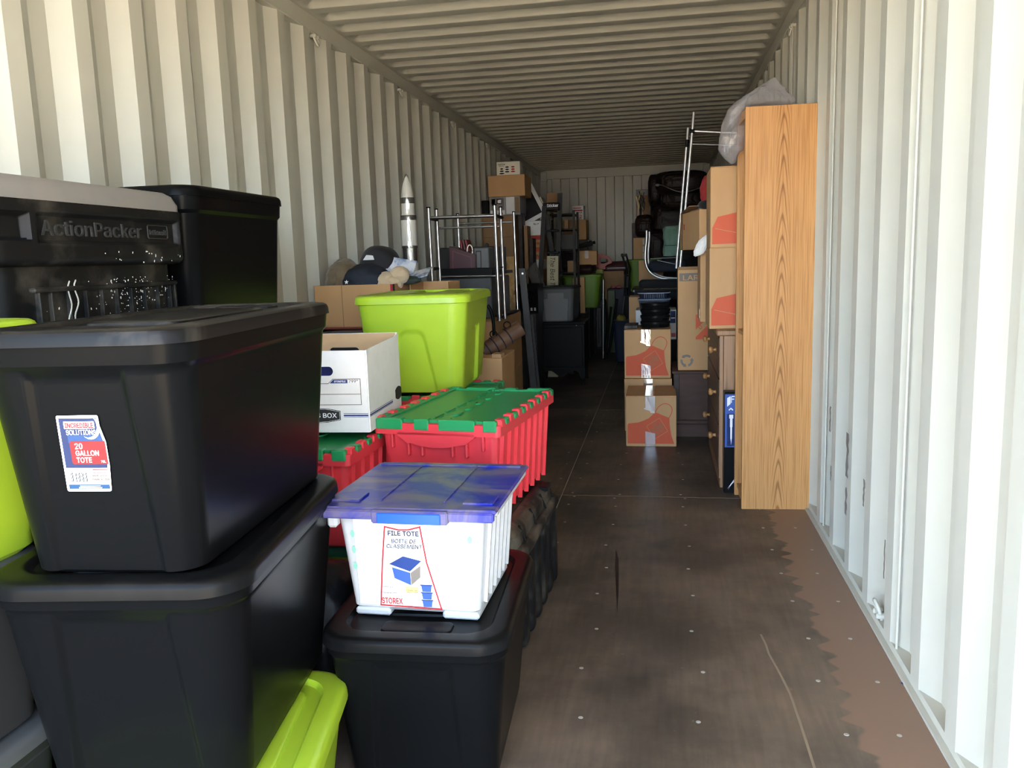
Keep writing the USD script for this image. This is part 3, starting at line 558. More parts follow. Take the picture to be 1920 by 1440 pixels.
# red totes with hinged green lids
def make_alt(name, label, loc, rz, Wd=.415, Ln=.635, h=.32, group='red attached-lid totes'):
    """Attached-lid crate: short end towards -y, lid flaps hinged along the long sides."""
    t = thing(name, label, 'storage tote', loc, rz, group)
    wb, db = Wd - .07, Ln - .08; hb = h - .03
    part('body', tote_body(wb, db, Wd - .035, Ln - .04, hb, .018, band=.002, bump=.0), 'red_plastic', t, smooth=25)
    def side_x(z): return (wb + (Wd - .035 - wb) * z / hb) / 2
    def side_y(z): return (db + (Ln - .04 - db) * z / hb) / 2
    for s in (-1, 1):                                                # tall ribs down the long sides
        for y in np.linspace(-Ln * .40, Ln * .40, 8):
            a, b = side_x(.0), side_x(hb - .02)
            m = loft([np.array([(s * (a - .004), y - .004, .0), (s * (a + .010), y - .003, .0), (s * (a + .010), y + .003, .0), (s * (a - .004), y + .004, .0)]),
                      np.array([(s * (b - .004), y - .004, hb), (s * (b + .014), y - .003, hb), (s * (b + .014), y + .003, hb), (s * (b - .004), y + .004, hb)])])
            if s < 0: m.invert()
            part('rib', m, 'red_plastic', t)
    o1, o2 = rr(Wd, Ln, .016, 5, .2), rr(Wd - .02, Ln - .02, .012, 5, .2)
    part('rim', loft([ring(o2, hb - .028), ring(o1, hb - .026), ring(o1, hb + .008), ring(o2, hb + .010)]), 'red_plastic', t, smooth=28)
    yf = Ln / 2
    for s in (-1, 1):                                                # handle skirts on both ends
        c = np.linspace(-1, 1, 13); low = -.052 - .012 * (1 - c ** 2)
        pg = Polygon([(-.30 * Wd, -.02), (-.30 * Wd + .0, -.030), (-.23 * Wd, low[0])] + [(x * .2 * Wd, z) for x, z in zip(c, low)] + [(.23 * Wd, low[-1]), (.30 * Wd, -.030), (.30 * Wd, -.02)])
        part('handle_skirt', onto(ext(pg.buffer(.001), .022), (0, s * (yf - .022), hb), (-s, 0, 0), (0, 0, 1)), 'red_plastic', t)
        for x in (-.36, -.23, -.12, .12, .23, .36):
            zt = -.028 if abs(x) > .3 else -.05
            part('rib', bx(x * Wd - .004, x * Wd + .004, s * (yf - .018) - .012, s * (yf - .018) + .012, hb + zt - .045, hb + zt + .01, .003), 'red_plastic', t)
    zl = hb + .006                                                   # two green flaps meeting in interlocking teeth
    y0, y1 = -Ln / 2 + .012, Ln / 2 - .012
    zig = []; n = 6; ys = np.linspace(y0, y1, n * 2 + 1)
    for i, y in enumerate(ys):
        x = .012 if (i // 1) % 2 else -.012
        zig += [(x, y - .008), (-x, y + .008)] if 0 < i < len(ys) - 1 else [(x if i else .012, y)]
    for s in (-1, 1):
        e = s * (Wd / 2 - .020)
        pg = Polygon([(e, y0)] + [(zx + s * .0012, zy) for zx, zy in zig] + [(e, y1)]).buffer(0)
        ms = [mv(ext(pg, .008), 0, 0, zl)]
        ms.append(mv(ext(pg.difference(pg.buffer(-.020)).difference(sbox(-.02, y0 + .03, .02, y1 - .03)), .007), 0, 0, zl + .006))
        for f in (-1, 1):                                            # hold-down tabs lapping over the ends
            xs = ((.10, .34), (.52, .95)) if f * s > 0 else ((.05, .62), (.74, .95))
            for a, b in xs:
                xa, xb = sorted((s * a * Wd / 2, s * b * Wd / 2))
                ms.append(bx(xa, xb, *sorted((f * (Ln / 2 - .028), f * (Ln / 2 + .003))), zl - .018, zl + .017, .004))
        part('lid_flap', ms, 'green_plastic', t)
        kn = np.linspace(y0 + .02, y1 - .02, 14)
        for i, y in enumerate(kn):
            x0, x1 = sorted((s * (Wd / 2 - .024), s * (Wd / 2 + .002)))
            part('hinge_knuckle', bx(x0, x1, y - .017, y + .017, zl - .006, zl + (.016 if i % 2 else .019), .004), 'green_plastic' if i % 2 else 'red_plastic', t)
    part('padlock_hole', mv(lathe([(.010, .0), (.010, .003), (.0001, .003)], 12), .02, 0.02, zl + .0085), 'black_plastic', t)
    return t
rA = make_alt('red_tote', 'red tote with a dusty green lid standing in front of the lime tote', (-.116, 2.69, .388), -7.5)
rB = dup(rA, (-.560, 2.515, .335), -2, 'red green-lidded tote under the white file box, mostly hidden by a black tote')
rC = dup(rA, (-.475, 3.33, .335), 92, 'red green-lidded tote under the tall lime tote')

# black heavy-duty trunk under the front red tote
def make_trunk(name, label, loc, rz, W=.46, Ln=.70, h=.375):
    t = thing(name, label, 'storage trunk', loc, rz)
    m = tote_body(W - .055, Ln - .06, W - .035, Ln - .04, h - .075, .05, band=.002, bump=0)
    part('body', m, 'black_rough', t, smooth=28)
    for s in (-1, 1):
        for y in np.linspace(-.26, .26, 6):
            part('rib', rbox(s * (W / 2 - .028) - .022, s * (W / 2 - .028) + .022, y - .032, y + .032, .004, h - .085, .018, 5), 'black_rough', t, smooth=40)
    o = rr(W, Ln, .06, 8, .1); f = lambda k: o * ((W - 2 * k) / W, (Ln - 2 * k) / Ln)
    part('rim', loft([ring(f(.03), h - .10), ring(f(.006), h - .095), ring(f(0), h - .08), ring(f(.004), h - .062), ring(f(.018), h - .054), ring(f(.03), h - .056)]), 'black_dust_heavy', t, smooth=50)
    part('lid', loft([ring(f(.030), h - .060), ring(f(.022), h - .052), ring(f(.026), h - .02), ring(f(.045), h - .003), ring(f(.06), h), ring(f(.075), h), ring(f(.08), h - .006)]), 'black_dust_heavy', t, smooth=40)
    for s in (-1, 1):
        for y in (-.22, -.05, .12, .26): part('lid_rib', rot(bx(-.004, .004, y - .004, y + .004, -.028, .028, .002), s * -22, (0, 1, 0)).apply_translation((s * (W / 2 - .026), 0, h - .03)), 'black_rough', t)
        part('lid_latch', bx(*sorted((s * (W / 2 - .05), s * (W / 2 - .018))), .18, .25, h - .012, h + .004, .003), 'black_rough', t)
    return t
trunk = make_trunk('utility_box', 'black ribbed trunk on the floor under the front red tote', (-.095, 2.62, 0), -2.5)
lime_hid = make_tote('lime_tote', 'lime tote with a dark green lid on the floor beneath the left red tote', (-.54, 2.54, 0), 0, (.33, .50, .37, .555, .333), 'lime_plastic', 'dark_green_plastic', r=.05)
sup = make_tote('black_tote', 'black tote on the floor beneath the rear red tote, hidden behind the front one', (-.47, 3.33, 0), 90, (.36, .50, .41, .56, .333), 'black_plastic_matte', 'black_plastic_matte', r=.05)
lime_mid = make_tote('lime_tote', 'tall lime green tote with lid standing behind the front red tote', (-.450, 3.365, .660), 2.0, (.37, .50, .445, .575, .39), 'lime_plastic', 'lime_plastic', ends=(.052, .098, .255, .014, .035), sides=(.06, .10, .255, .014, .035), r=.06, band=.012, lip=.034, ridges=True, tab=False)

# black bag slumped between the totes
bag = blob((0, 0, .20), (.13, .15, .21), .10, 2.2, 3, 4, -.19)
solo('garbage_bag', mv(bag, -.36, 1.965, -.01), 'bag_black', 'black plastic bag slumped between the black totes, left of the file tote', 'bag', smooth=True)

# left edge: lime tote on grey totes
grey_a = make_tote('grey_tote', 'grey tote on the floor at the lower left corner', (-.885, 1.10, 0), 90, (.41, .455, .455, .495, .335), 'grey_dark_plastic', 'grey_plastic', r=.05)
grey_b = make_tote('grey_tote', 'grey tote at the left edge below the half-hidden lime tote', (-.885, 1.10, .335), 90, (.41, .455, .455, .495, .335), 'grey_dark_plastic', 'grey_plastic', r=.05)
lime_l = make_tote('lime_tote', 'lime tote at the far left edge in front of the lettered trunk', (-.847, 1.128, .670), 90, (.38, .44, .45, .49, .425), 'lime_plastic', 'lime_plastic', r=.05, ridges=True, tab=False)
for i, (y0, lb) in enumerate(((1.705, 'black tote at floor level in the left column below the lettered trunk'), (1.705, 'black tote directly under the lettered trunk'))):
    make_tote('black_tote', lb, (-.935, 1.735, i * .485), 0, (.38, .56, .43, .62, .485), 'black_plastic_matte', 'black_plastic_matte', r=.05)
for i, lb in enumerate(('black tote at floor level in the left column under the plain tall tote', 'black tote directly under the plain black tote by the left wall')):
    make_tote('black_tote', lb, (-.965, 2.42, i * .485), 0, (.34, .54, .375, .60, .485), 'black_plastic_matte', 'black_plastic_matte', r=.05)
make_tote('black_tote', 'plain black tote with a clean lid standing against the left wall', (-.945, 2.405, .970), 0, (.35, .53, .395, .585, .435), 'black_plastic', 'black_plastic', r=.05, band=.055, tab=False)

# lettered trunk (long side to the aisle)
ap = thing('utility_box', 'black trunk with raised lettering and a dusty grey lid by the left wall', 'storage trunk', (-.925, 1.705, .970), 90)
aw, ad, ah = .66, .41, .40
part('body', [tote_body(aw - .06, ad - .06, aw - .035, ad - .035, .352, .045, band=.002, bump=0)], 'black_rough', ap, smooth=28)
def apface():
    """Upper belt with a stamped name panel and handle pocket."""
    xs, zs = np.linspace(-aw / 2 + .008, aw / 2 - .008, 150), np.linspace(.218, .352, 40)
    X, Z = np.meshgrid(xs, zs)
    def pan(x0, x1, z0, z1, e=.008): return sm(np.minimum(np.minimum(X - x0, x1 - X), np.minimum(Z - z0, z1 - Z)) / e)
    Y = -ad / 2 - .004 + .014 * pan(-.205, .300, .264, .330) + .018 * pan(-.36, -.222, .268, .328, .010)
    Y += .030 * (1 - np.sqrt(np.clip(1 - np.clip((.236 - Z) / .018, 0, 1) ** 2, 0, 1))) + .02 * (1 - np.sqrt(np.clip(1 - np.clip((abs(X) - aw / 2 + .035) / .03, 0, 1) ** 2, 0, 1)))
    n, k = X.shape; v = np.stack([X, Y, Z], -1).reshape(-1, 3); a = (np.arange(n - 1)[:, None] * k + np.arange(k - 1)).ravel()
    f = np.vstack([np.stack([a, a + 1, a + k + 1], 1), np.stack([a, a + k + 1, a + k], 1)])
    bk = v.copy(); bk[:, 1] = -ad / 2 + .045
    e = np.r_[np.arange(k), np.arange(1, n) * k + k - 1, (n - 1) * k + np.arange(k - 2, -1, -1), np.arange(n - 2, 0, -1) * k]; e2 = np.roll(e, -1)
    N = n * k
    w = np.vstack([np.stack([e, e + N, e2 + N], 1), np.stack([e, e2 + N, e2], 1)])
    return trimesh.Trimesh(np.vstack([v, bk]), np.vstack([f, w]), process=False)
part('belt', apface(), 'black_rough', ap, smooth=40)
part('belt', rot(apface(), 180, (0, 0, 1)), 'black_rough', ap, smooth=40)
part('ledge', bx(-.215, .295, -ad / 2 + .010, -ad / 2 + .03, .166, .176, .003), 'black_rough', ap)
for x in np.linspace(-.16, .27, 9): part('rib', rot(bx(x - .0022, x + .0022, -ad / 2 + .016, -ad / 2 + .03, .01, .165, .001), 0, (1, 0, 0)), 'black_rough', ap)
for x in (-.196, .289): part('panel_edge', bx(x - .004, x + .004, -ad / 2 + .014, -ad / 2 + .03, .01, .17, .002), 'black_rough', ap)
part('lettering', onto(text('ActionPacker', .031, False, depth=.004, width=.335), (-.183, -ad / 2 + .0095, .283), (1, 0, 0), (0, 0, 1)), 'letter_grey', ap)
lg = rrect(0, 0, .085, .034, .006)
part('maker_badge', onto(ext(lg.difference(lg.buffer(-.002)), .003), (.180, -ad / 2 + .0095, .282), (1, 0, 0), (0, 0, 1)), 'letter_grey', ap)
part('lettering', onto(text('Rubbermaid', .012, True, depth=.003, width=.07), (.187, -ad / 2 + .0095, .292), (1, 0, 0), (0, 0, 1)), 'letter_grey', ap)
ol = rr(aw + .01, ad + .01, .05, 8, .1); fo = lambda k: ol * ((aw + .01 - 2 * k) / (aw + .01), (ad + .01 - 2 * k) / (ad + .01))
part('lid', loft([ring(fo(.012), .350), ring(fo(.0), .352), ring(fo(.0), .368), ring(fo(.010), .390), ring(fo(.024), .400), ring(fo(.05), .403), ring(fo(.09), .402)]), 'lid_grey', ap, smooth=35)
rng = np.random.default_rng(5); sp = []
for i in range(300):
    x = np.clip(rng.normal(.14, .11), -.2, .29); z = rng.normal(.15, .055); s = rng.uniform(.0004, .0014)
    if not .03 < z < .25 or .19 < z < .224: continue
    if .222 > z > .19: y = -ad / 2 + .028 - (z - .19) * .7
    elif z >= .222: y = -ad / 2 - .0055 + (.0 if z < .262 else .0135)
    else: y = -ad / 2 + .006 + .002
    if z < .222: y = -ad / 2 + .0175 + (.352 - z) / .352 * .0125 - .001
    sp.append(onto(ext(affinity.rotate(affinity.scale(Point(0, 0).buffer(1, quad_segs=2), s, s * rng.uniform(.7, 2.6)), rng.uniform(-25, 25)), .0012), (x, y + .0002, z), (1, 0, 0), (0, 0, 1)))
part('paint_speck', sp, 'speck', ap, kind='stuff')
for k, pts in enumerate(([(-.108, .186), (-.112, .160), (-.106, .135), (-.118, .105), (-.115, .06), (-.110, .03)], [(-.088, .188), (-.092, .165), (-.084, .14), (-.098, .112), (-.088, .085), (-.086, .04)])):
    part('paint_drip', onto(ext(LineString(spline(pts, 20)).buffer(.0016), .0012), (0, -ad / 2 + .0165 + .004, 0), (1, 0, 0), (0, -.033, 1)), 'speck', ap)

# ---------------------------------------------------------------- white file box (open, kraft inside)
bb = thing('file_box', 'open white cardboard file box with printed lines standing on a red tote', 'file box', (-.518, 2.515, .668), 2.0)
Wb, Db, Hb, T = .315, .345, .250, .004
hole = LineString([(-.040, .188), (.040, .188)]).buffer(.014, quad_segs=6)
pan = sbox(-Wb / 2, 0, Wb / 2, Hb)
part('front_panel', onto(ext(pan.difference(hole), T), (0, -Db / 2, 0), (1, 0, 0), (0, 0, 1)), 'box_white', bb)
part('back_panel', onto(ext(sbox(-Wb / 2, 0, Wb / 2, Hb + .022).difference(affinity.translate(hole, .03, .022)), T), (0, Db / 2, 0), (-1, 0, 0), (0, 0, 1)), 'box_white', bb)
part('inner_liner', onto(ext(sbox(-Wb / 2 + .005, .0, Wb / 2 - .005, Hb + .021).difference(affinity.translate(hole, -.03, .022)), .002), (0, Db / 2 - T, 0), (1, 0, 0), (0, 0, 1)), 'kraft_inner', bb)
for s in (-1, 1):
    pg = Polygon([(-Db / 2, 0), (Db / 2, 0), (Db / 2, Hb + (.020 if s > 0 else .02)), (Db / 2 - .05, Hb + .012), (-Db / 2 + .06, Hb + .004), (-Db / 2, Hb)])
    m = onto(ext(pg, T), (s * Wb / 2, 0, 0), (0, s, 0), (0, 0, 1)) if s > 0 else onto(ext(affinity.scale(pg, -1, 1, origin=(0, 0)), T), (s * Wb / 2, 0, 0), (0, -1, 0), (0, 0, 1))
    part('side_panel', m, 'box_white', bb)
    part('inner_liner', onto(ext(sbox(-Db / 2 + .01, 0, Db / 2 - .01, Hb - .001), .0015), (s * (Wb / 2 - T) * 1.0 - s * .001, 0, 0), (0, -s, 0), (0, 0, 1)), 'kraft_inner', bb)
part('bottom', bx(-Wb / 2, Wb / 2, -Db / 2, Db / 2, -.002, .003), 'box_white', bb)
def bf(m, z=.0): m = mv(m, 0, 0, z); return onto(m, (0, -Db / 2 - T - .0002, 0), (1, 0, 0), (0, 0, 1))
k = .0008
part('printed_line', bf(ext(unary_union([LineString(c).buffer(.0009, cap_style=2, join_style=2) for c in ([(-.13, .150), (.037, .150), (.052, .164), (.138, .164), (.138, .085), (-.13, .085)], [(-.13, .1175), (.136, .1175)])]), k)), 'ink_grey', bb)
part('blue_tab', bf(ext(Polygon([(.042, .151), (.053, .162), (.098, .162), (.098, .151)]), k)), 'ink_blue', bb)
part('lettering', bf(mv(text('STOR/FILE', .0052, True, width=.036), .056, .1540), .0008), 'ink_white', bb)
part('lettering', bf(mv(text('799', .0085, False, width=.022), .101, .1525)), 'ink_black', bb)
part('lettering', bf(mv(text('TM', .003, False), .125, .158)), 'ink_black', bb)
ov = Polygon([(-.125, .038), (-.08, .031), (-.03, .028), (.02, .031), (.060, .038), (.060, .066), (.02, .073), (-.03, .076), (-.08, .073), (-.125, .066)])
ov = affinity.translate(ov, .010, 0)
part('logo_plate', bf(ext(ov, k)), 'ink_black', bb)
part('logo_frame', bf(ext(ov.buffer(-.0018).difference(ov.buffer(-.0028)), k), .0006), 'ink_white', bb)
part('lettering', bf(mv(text('BANKERS BOX', .0135, True, width=.150), -.094, .0455), .0006), 'ink_white', bb)
for z, h in ((.0575, .0012), (.052, .004), (.0475, .0012)):
    part('blue_stripe', bf(ext(sbox(.080, z - h / 2, Wb / 2, z + h / 2), k)), 'ink_blue', bb)
    part('blue_stripe', onto(ext(sbox(-Db / 2, z - h / 2, .07, z + h / 2), k), (Wb / 2 + T, 0, 0), (0, 1, 0), (0, 0, 1)), 'ink_blue', bb)
part('logo_plate', onto(ext(affinity.scale(ov, .38, .95), k), (Wb / 2 + T, .163, .018), (0, 1, 0), (0, 0, 1)), 'ink_black', bb)
solo('cloth_bundle', blob((-.535, 2.52, .772), (.115, .14, .095), .10, 2.5, 9, 4), 'cloth_blue', 'blue cloth stuffed in the open white file box', 'cloth', smooth=True)

# ---------------------------------------------------------------- cartons
def carton(name, label, w, d, h, loc, rz, mat='kraft', tape='tape_brown', flaps=False, group=None, front_tape=False, cate='cardboard box', top_seam=True):
    """Closed (or open) carton: base centre at loc, front towards -y."""
    t = thing(name, label, cate, loc, rz, group); e = .003
    if not flaps:
        part('body', bx(-w / 2, w / 2, -d / 2, d / 2, 0, h - e, .0025), mat, t)
        for s in (-1, 1): part('top_flap', bx(-w / 2 + .001, w / 2 - .001, *sorted((s * .0012, s * (d / 2 - .001))), h - e, h, .001), mat, t)
    else:
        T = .004
        for s in (-1, 1):
            part('wall', bx(-w / 2, w / 2, *sorted((s * d / 2, s * (d / 2 - T))), 0, h), mat, t)
            part('wall', bx(*sorted((s * w / 2, s * (w / 2 - T))), -d / 2 + T, d / 2 - T, 0, h), mat, t)
        part('bottom', bx(-w / 2, w / 2, -d / 2, d / 2, 0, .004), mat, t)
    if tape and not flaps:
        part('tape', bx(-w / 2 - .0004, w / 2 + .0004, -.024, .024, h, h + .0005), tape, t)
        if front_tape: part('tape', bx(-.024, .024, -d / 2 - .0006, -d / 2, h - .09, h), tape, t)
    return t
def box_r(name, label, R, y0, d, **kw):
    """Carton whose front face spans x0..x1, z0..z1 at depth y0."""
    x0, x1, z0, z1 = R
    return carton(name, label, x1 - x0, d, z1 - z0, ((x0 + x1) / 2, y0 + d / 2, z0), kw.pop('rz', 0), **kw)

def apron(t, w, h, d, big=False):
    """The orange printed apron and its logo on the front face of a carton."""
    def f(m, z=0.0): return onto(mv(m, 0, 0, z), (-w / 2, -d / 2 - .0004, 0), (1, 0, 0), (0, 0, 1))
    if big:
        pg = Polygon([(.022, .04), (.022, .24), (.085, .38), (.50, .47), (.62, .47), (.80, .42), (.83, .30), (.97, .05)])
        st = [LineString([(.06, .235), (.50, .13)]).buffer(.0035), LineString([(.36, .05), (.39, .20), (.46, .33)]).buffer(.0035)]
    else:
        pg = Polygon([(.033, .055), (.033, .42), (.05, .452), (.25, .475), (.36, .515), (.457, .56), (.587, .68), (.70, .63), (.86, .565), (.868, .42), (.90, .22), (.957, .055)])
        st = []
    loop = LineString(spline([(.587, .68), (.66, .79), (.76, .845), (.865, .82), (.915, .74), (.90, .65), (.855, .57)], 40)).buffer(.008, quad_segs=3)
    sq = affinity.rotate(sbox(-.155, -.155, .155, .155), 32, origin=(0, 0)); cx, cy = (.62, .355) if not big else (.66, .25)
    sq = affinity.translate(sq, cx, cy); fr = sq.difference(sq.buffer(-.006))
    S = lambda g: affinity.scale(g, w, h, origin=(0, 0))
    part('printed_apron', f(ext(S(unary_union([pg, loop] if not big else [pg]).difference(unary_union([fr] + st))), .0004)), 'ink_orange', t)
    for s_, hh, dy, ww in (('THE', .050, .075, .11), ('HOME', .090, -.030, .255), ('DEPOT', .062, -.110, .22)):
        m = text(s_, hh, True, .0004, width=ww); m.apply_translation((-ww / 2, dy, 0)); m = rot(m, 30, (0, 0, 1)); m.apply_translation((cx, cy, 0)); m.apply_scale((w, h, 1))
        part('lettering', f(m, .0003), 'kraft_dark', t)
def tapes(t, w, h, d, x=0.0, ragged=True):
    def f(m): return onto(m, (0, -d / 2 - .0016, 0), (1, 0, 0), (0, 0, 1))
    part('packing_tape', f(ext(Polygon([(x - .03, h - .002), (x + .03, h - .002), (x + .029, h * .66), (x + .002, h * .665), (x, h * .70), (x - .045, h * .745), (x - .029, h * .77)]), .0004)), 'tape_clear', t)
    part('packing_tape', f(ext(Polygon([(x - .03, 0.002), (x + .03, .002), (x + .03, h * .26), (x - .03, h * .30)]), .0004)), 'tape_clear', t)
    part('packing_tape', bx(x - .03, x + .03, -d / 2 - .001, d / 2, h + .0008, h + .0014), 'tape_clear', t)
G = 'moving boxes in the aisle'
x0, x1 = .2985, .605
h1 = carton('moving_box', 'front moving box on the floor with an orange apron print', .308, .41, .318, (.452, 5.285, 0), 0, tape=None); apron(h1, .308, .318, .41); tapes(h1, .308, .318, .41, -.005)
h2 = carton('moving_box', 'plain-faced moving box on the floor right behind the front apron box', .315, .41, .357, (.428, 5.745, 0), 0, tape=None); tapes(h2, .315, .357, .41, .0)
h3 = carton('moving_box', 'upper moving box with orange apron, stacked behind the front one', .305, .40, .326, (.425, 5.745, .3595), 0, tape=None); apron(h3, .305, .326, .40); tapes(h3, .305, .326, .40, -.01)

# carton of clothes by the left wall, on a dark grey tote
make_tote('grey_tote', 'dark grey tote on the floor under the clothes carton, mostly hidden', (-.885, 3.90, 0), 0, (.46, .60, .52, .68, .43), 'grey_dark_plastic', 'grey_dark_plastic', r=.05)
make_tote('grey_tote', 'dark grey tote directly under the flat red box and the clothes carton', (-.885, 3.90, .430), 0, (.46, .60, .52, .68, .432), 'grey_dark_plastic', 'grey_plastic', r=.05)
solo('flat_box', bx(-1.15, -.64, 3.80, 4.22, .8635, .868, .001), 'book_red', 'flat red box lying under the carton of clothes', 'box')
cw = thing('cardboard_box', 'open carton of clothes and caps beside the left wall', 'cardboard box', (-.955, 4.06, .868), -2)
T = .004
part('wall', bx(-.205, .205, -.20, -.196, 0, .206), 'kraft', cw); part('wall', bx(-.205, .205, .196, .20, 0, .206), 'kraft', cw)
part('wall', bx(-.205, -.201, -.2, .2, 0, .206), 'kraft', cw); part('wall', bx(.201, .205, -.2, .2, 0, .206), 'kraft', cw); part('bottom', bx(-.2, .2, -.2, .2, 0, .004), 'kraft', cw)
part('tape', bx(-.062, -.0585, -.2006, -.20, .0, .206), 'kraft_dark', cw)
part('printed_corner', bx(.192, .203, -.2006, -.2, .12, .2055), 'ink_red', cw); part('printed_corner', bx(.2035, .207, -.2006, -.18, .12, .2055), 'ink_black', cw)
cx2 = thing('cardboard_box', 'open carton with a white strap just right of the clothes carton', 'cardboard box', (-.625, 4.14, .868), -3)
part('wall', bx(-.10, .10, .10, .104, 0, .205), 'kraft', cx2); part('wall', bx(.098, .102, -.1, .1, 0, .205), 'kraft', cx2); part('wall', bx(-.102, -.098, -.1, .1, 0, .203), 'kraft', cx2); part('wall', bx(-.1, .1, -.104, -.1, 0, .10), 'kraft', cx2); part('bottom', bx(-.1, .1, -.1, .1, 0, .004), 'kraft', cx2)
part('strap', pipe(spline([(.045, .095, .20), (.062, .09, .185), (.07, .085, .15), (.07, .08, .09)], 16), .005, 8), 'paper_cream', cx2, smooth=60)
solo('puffer_jacket', blob((0, 0, 0), (.095, .12, .115), .13, 2.6, 1, 4).apply_translation((-1.068, 4.03, 1.088)), 'cloth_tan', 'brown puffy jacket at the left end of the clothes carton', 'jacket', smooth=True)
def cap(name, label, loc, mat, rz, tilt, s=1.0):
    t = thing(name, label, 'cap', loc, rz, rx=tilt)
    th = np.linspace(0, 1, 12); dome = [(max(.0006, .088 * s * math.cos(a * math.pi / 2) ** .55), .105 * s * math.sin(a * math.pi / 2)) for a in th]
    inner = [(max(.0004, r - .003), z - .003) for r, z in dome[::-1]]
    part('crown', lathe(dome + inner, 32), mat, t, smooth=50)
    a = np.linspace(-1.15, 1.15, 20); pg = Polygon([(.085 * s * math.sin(q), -.085 * s * math.cos(q)) for q in a] + [(.098 * s * math.sin(q), -.085 * s * math.cos(q) * .55 - .105 * s) for q in a[::-1] * .92])
    m = ext(pg, .003); m = m.subdivide().subdivide(); m.vertices[:, 2] -= 2.2 * m.vertices[:, 0] ** 2; part('brim', m, mat, t, smooth=50)
    part('button', blob((0, 0, .105 * s), (.008, .008, .005), 0, 1, 0, 2), mat, t, smooth=True)
    return t
c1 = cap('baseball_cap', 'black baseball cap tipped up on top of the clothes pile', (-0.926, 4.16, 1.13), 'cloth_black', 165, 16, 1.25)
part('white_opening', onto(ext(Polygon([(-.035, 0), (.035, 0), (.025, .022), (-.015, .026)]), .001), (0, .107, .035), (-1, 0, 0), (0, .1, 1)), 'paper_white', c1)
c2 = thing('sweatshirt', 'folded navy sweatshirt with a small white star on the clothes pile', 'sweatshirt', (-0.935, 4, 1.08), 0)
part('body', blob((0, 0, .0), (.125, .13, .095), .10, 2.2, 12, 4), 'cloth_navy', c2, smooth=True)
st = Polygon([((.012 if i % 2 == 0 else .005) * math.sin(i * math.pi / 5), (.012 if i % 2 == 0 else .005) * math.cos(i * math.pi / 5)) for i in range(10)])
part('star', onto(ext(st, .001), (-.066, -.122, .008), (1, 0, 0), (0, .2, 1)), 'ink_white', c2)
solo('plush_toy', [blob((0, 0, 0), (.075, .06, .05), .12, 2.5, 4, 4), blob((-.07, -.01, .012), (.024, .02, .03), .1, 2, 5, 3), blob((.055, 0, .03), (.05, .045, .045), .1, 2, 6, 3)], 'cloth_cream', 'cream plush toy lying on the front of the clothes carton', 'plush toy', smooth=True).GetAttribute('xformOp:translate').Set(Gf.Vec3d(*(-0.803, 3.96, 1.036)))
pk = solo('plastic_packet', [mv(rot(rbox(-.085, .085, -.05, .05, -.003, .004, .003, 4), 52, (1, .25, 0)), -.02, .02, .05), mv(rot(rbox(-.09, .09, -.06, .06, -.003, .004, .003, 4), 24, (.6, -.4, 0)), .07, -.03, .0)], 'packet', 'crinkled pale blue plastic packet at the right end of the clothes pile', 'plastic packet')
pk.GetAttribute('xformOp:translate').Set(Gf.Vec3d(*(-0.756, 4.07, 1.065)))
solo('green_cloth', blob((0, 0, 0), (.07, .05, .022), .12, 3, 8, 3), 'cloth_green', 'dark green cloth at the edge of the clothes carton', 'cloth', smooth=True).GetAttribute('xformOp:translate').Set(Gf.Vec3d(*(-0.729, 4.01, 1.064)))

# model rocket wrapped in film, standing behind the carton
solo('storage_crate', bx(-1.12, -.64, 4.30, 4.82, 0, .845, .006), 'grey_dark_plastic', 'tall dark crate hidden behind the clothes carton, under the model rocket', 'crate')
rk = thing('model_rocket', 'white and black model rocket wrapped in clear film by the left wall', 'model rocket', (-0.876, 4.55, 0.849))
zb = rk.GetAttribute('xformOp:translate').Get()[2]; rk.GetAttribute('xformOp:translate').Set(Gf.Vec3d(rk.GetAttribute('xformOp:translate').Get()[0], 4.55, .845)); 
Zr = lambda py: (-0.851, 4.55, 1.65)[2] - .845 - (py - 330) * ((-0.851, 4.55, 1.65)[2] - (-0.875, 4.55, 1.061)[2]) / 200.0
R1, R2, R3 = .043, .0365, .0315
part('first_stage', lathe([(.0001, 0), (R1, .0), (R1, Zr(405))], 36), 'paper_white', rk, smooth=40)
part('interstage', lathe([(R1, Zr(405)), (R2 + .002, Zr(402)), (R2, Zr(400)), (R2, Zr(372))], 36), 'paper_white', rk, smooth=40)
part('upper_stage', lathe([(R2, Zr(372)), (R2 - .001, Zr(368)), (.028, Zr(352)), (.021, Zr(343)), (.013, Zr(337)), (.011, Zr(334)), (.0001, Zr(329))], 36), 'paper_white', rk, smooth=40)
for a, b, q in ((412, 403, R1), (381, 370, R2)): 
    part('black_band', lathe([(q + .0004, Zr(a)), (q + .0008, Zr(a) + .001), (q + .0008, Zr(b) - .001), (q + .0004, Zr(b))], 36), 'ink_black', rk, smooth=40)
for k in range(4):
    ang = math.radians(45 + 90 * k + 18); 
    ths = np.linspace(ang - .40, ang + .40, 9); o = [(R1 + .001) * np.array([math.cos(a), math.sin(a)]) for a in ths]; i_ = [(R1 - .002) * np.array([math.cos(a), math.sin(a)]) for a in ths[::-1]]
    part('black_panel', mv(ext(Polygon(o + i_), Zr(462) - Zr(492)), 0, 0, Zr(492)), 'ink_black', rk)
part('black_band', lathe([(R1 + .0004, Zr(465)), (R1 + .0009, Zr(464)), (R1 + .0009, Zr(461)), (R1 + .0004, Zr(460))], 36), 'ink_black', rk, smooth=40)
part('flag', onto(ext(sbox(-.006, 0, .006, .008), .0008), (-.008, -R1 - .0003, Zr(512)), (1, 0, 0), (0, 0, 1)), 'ink_red', rk)
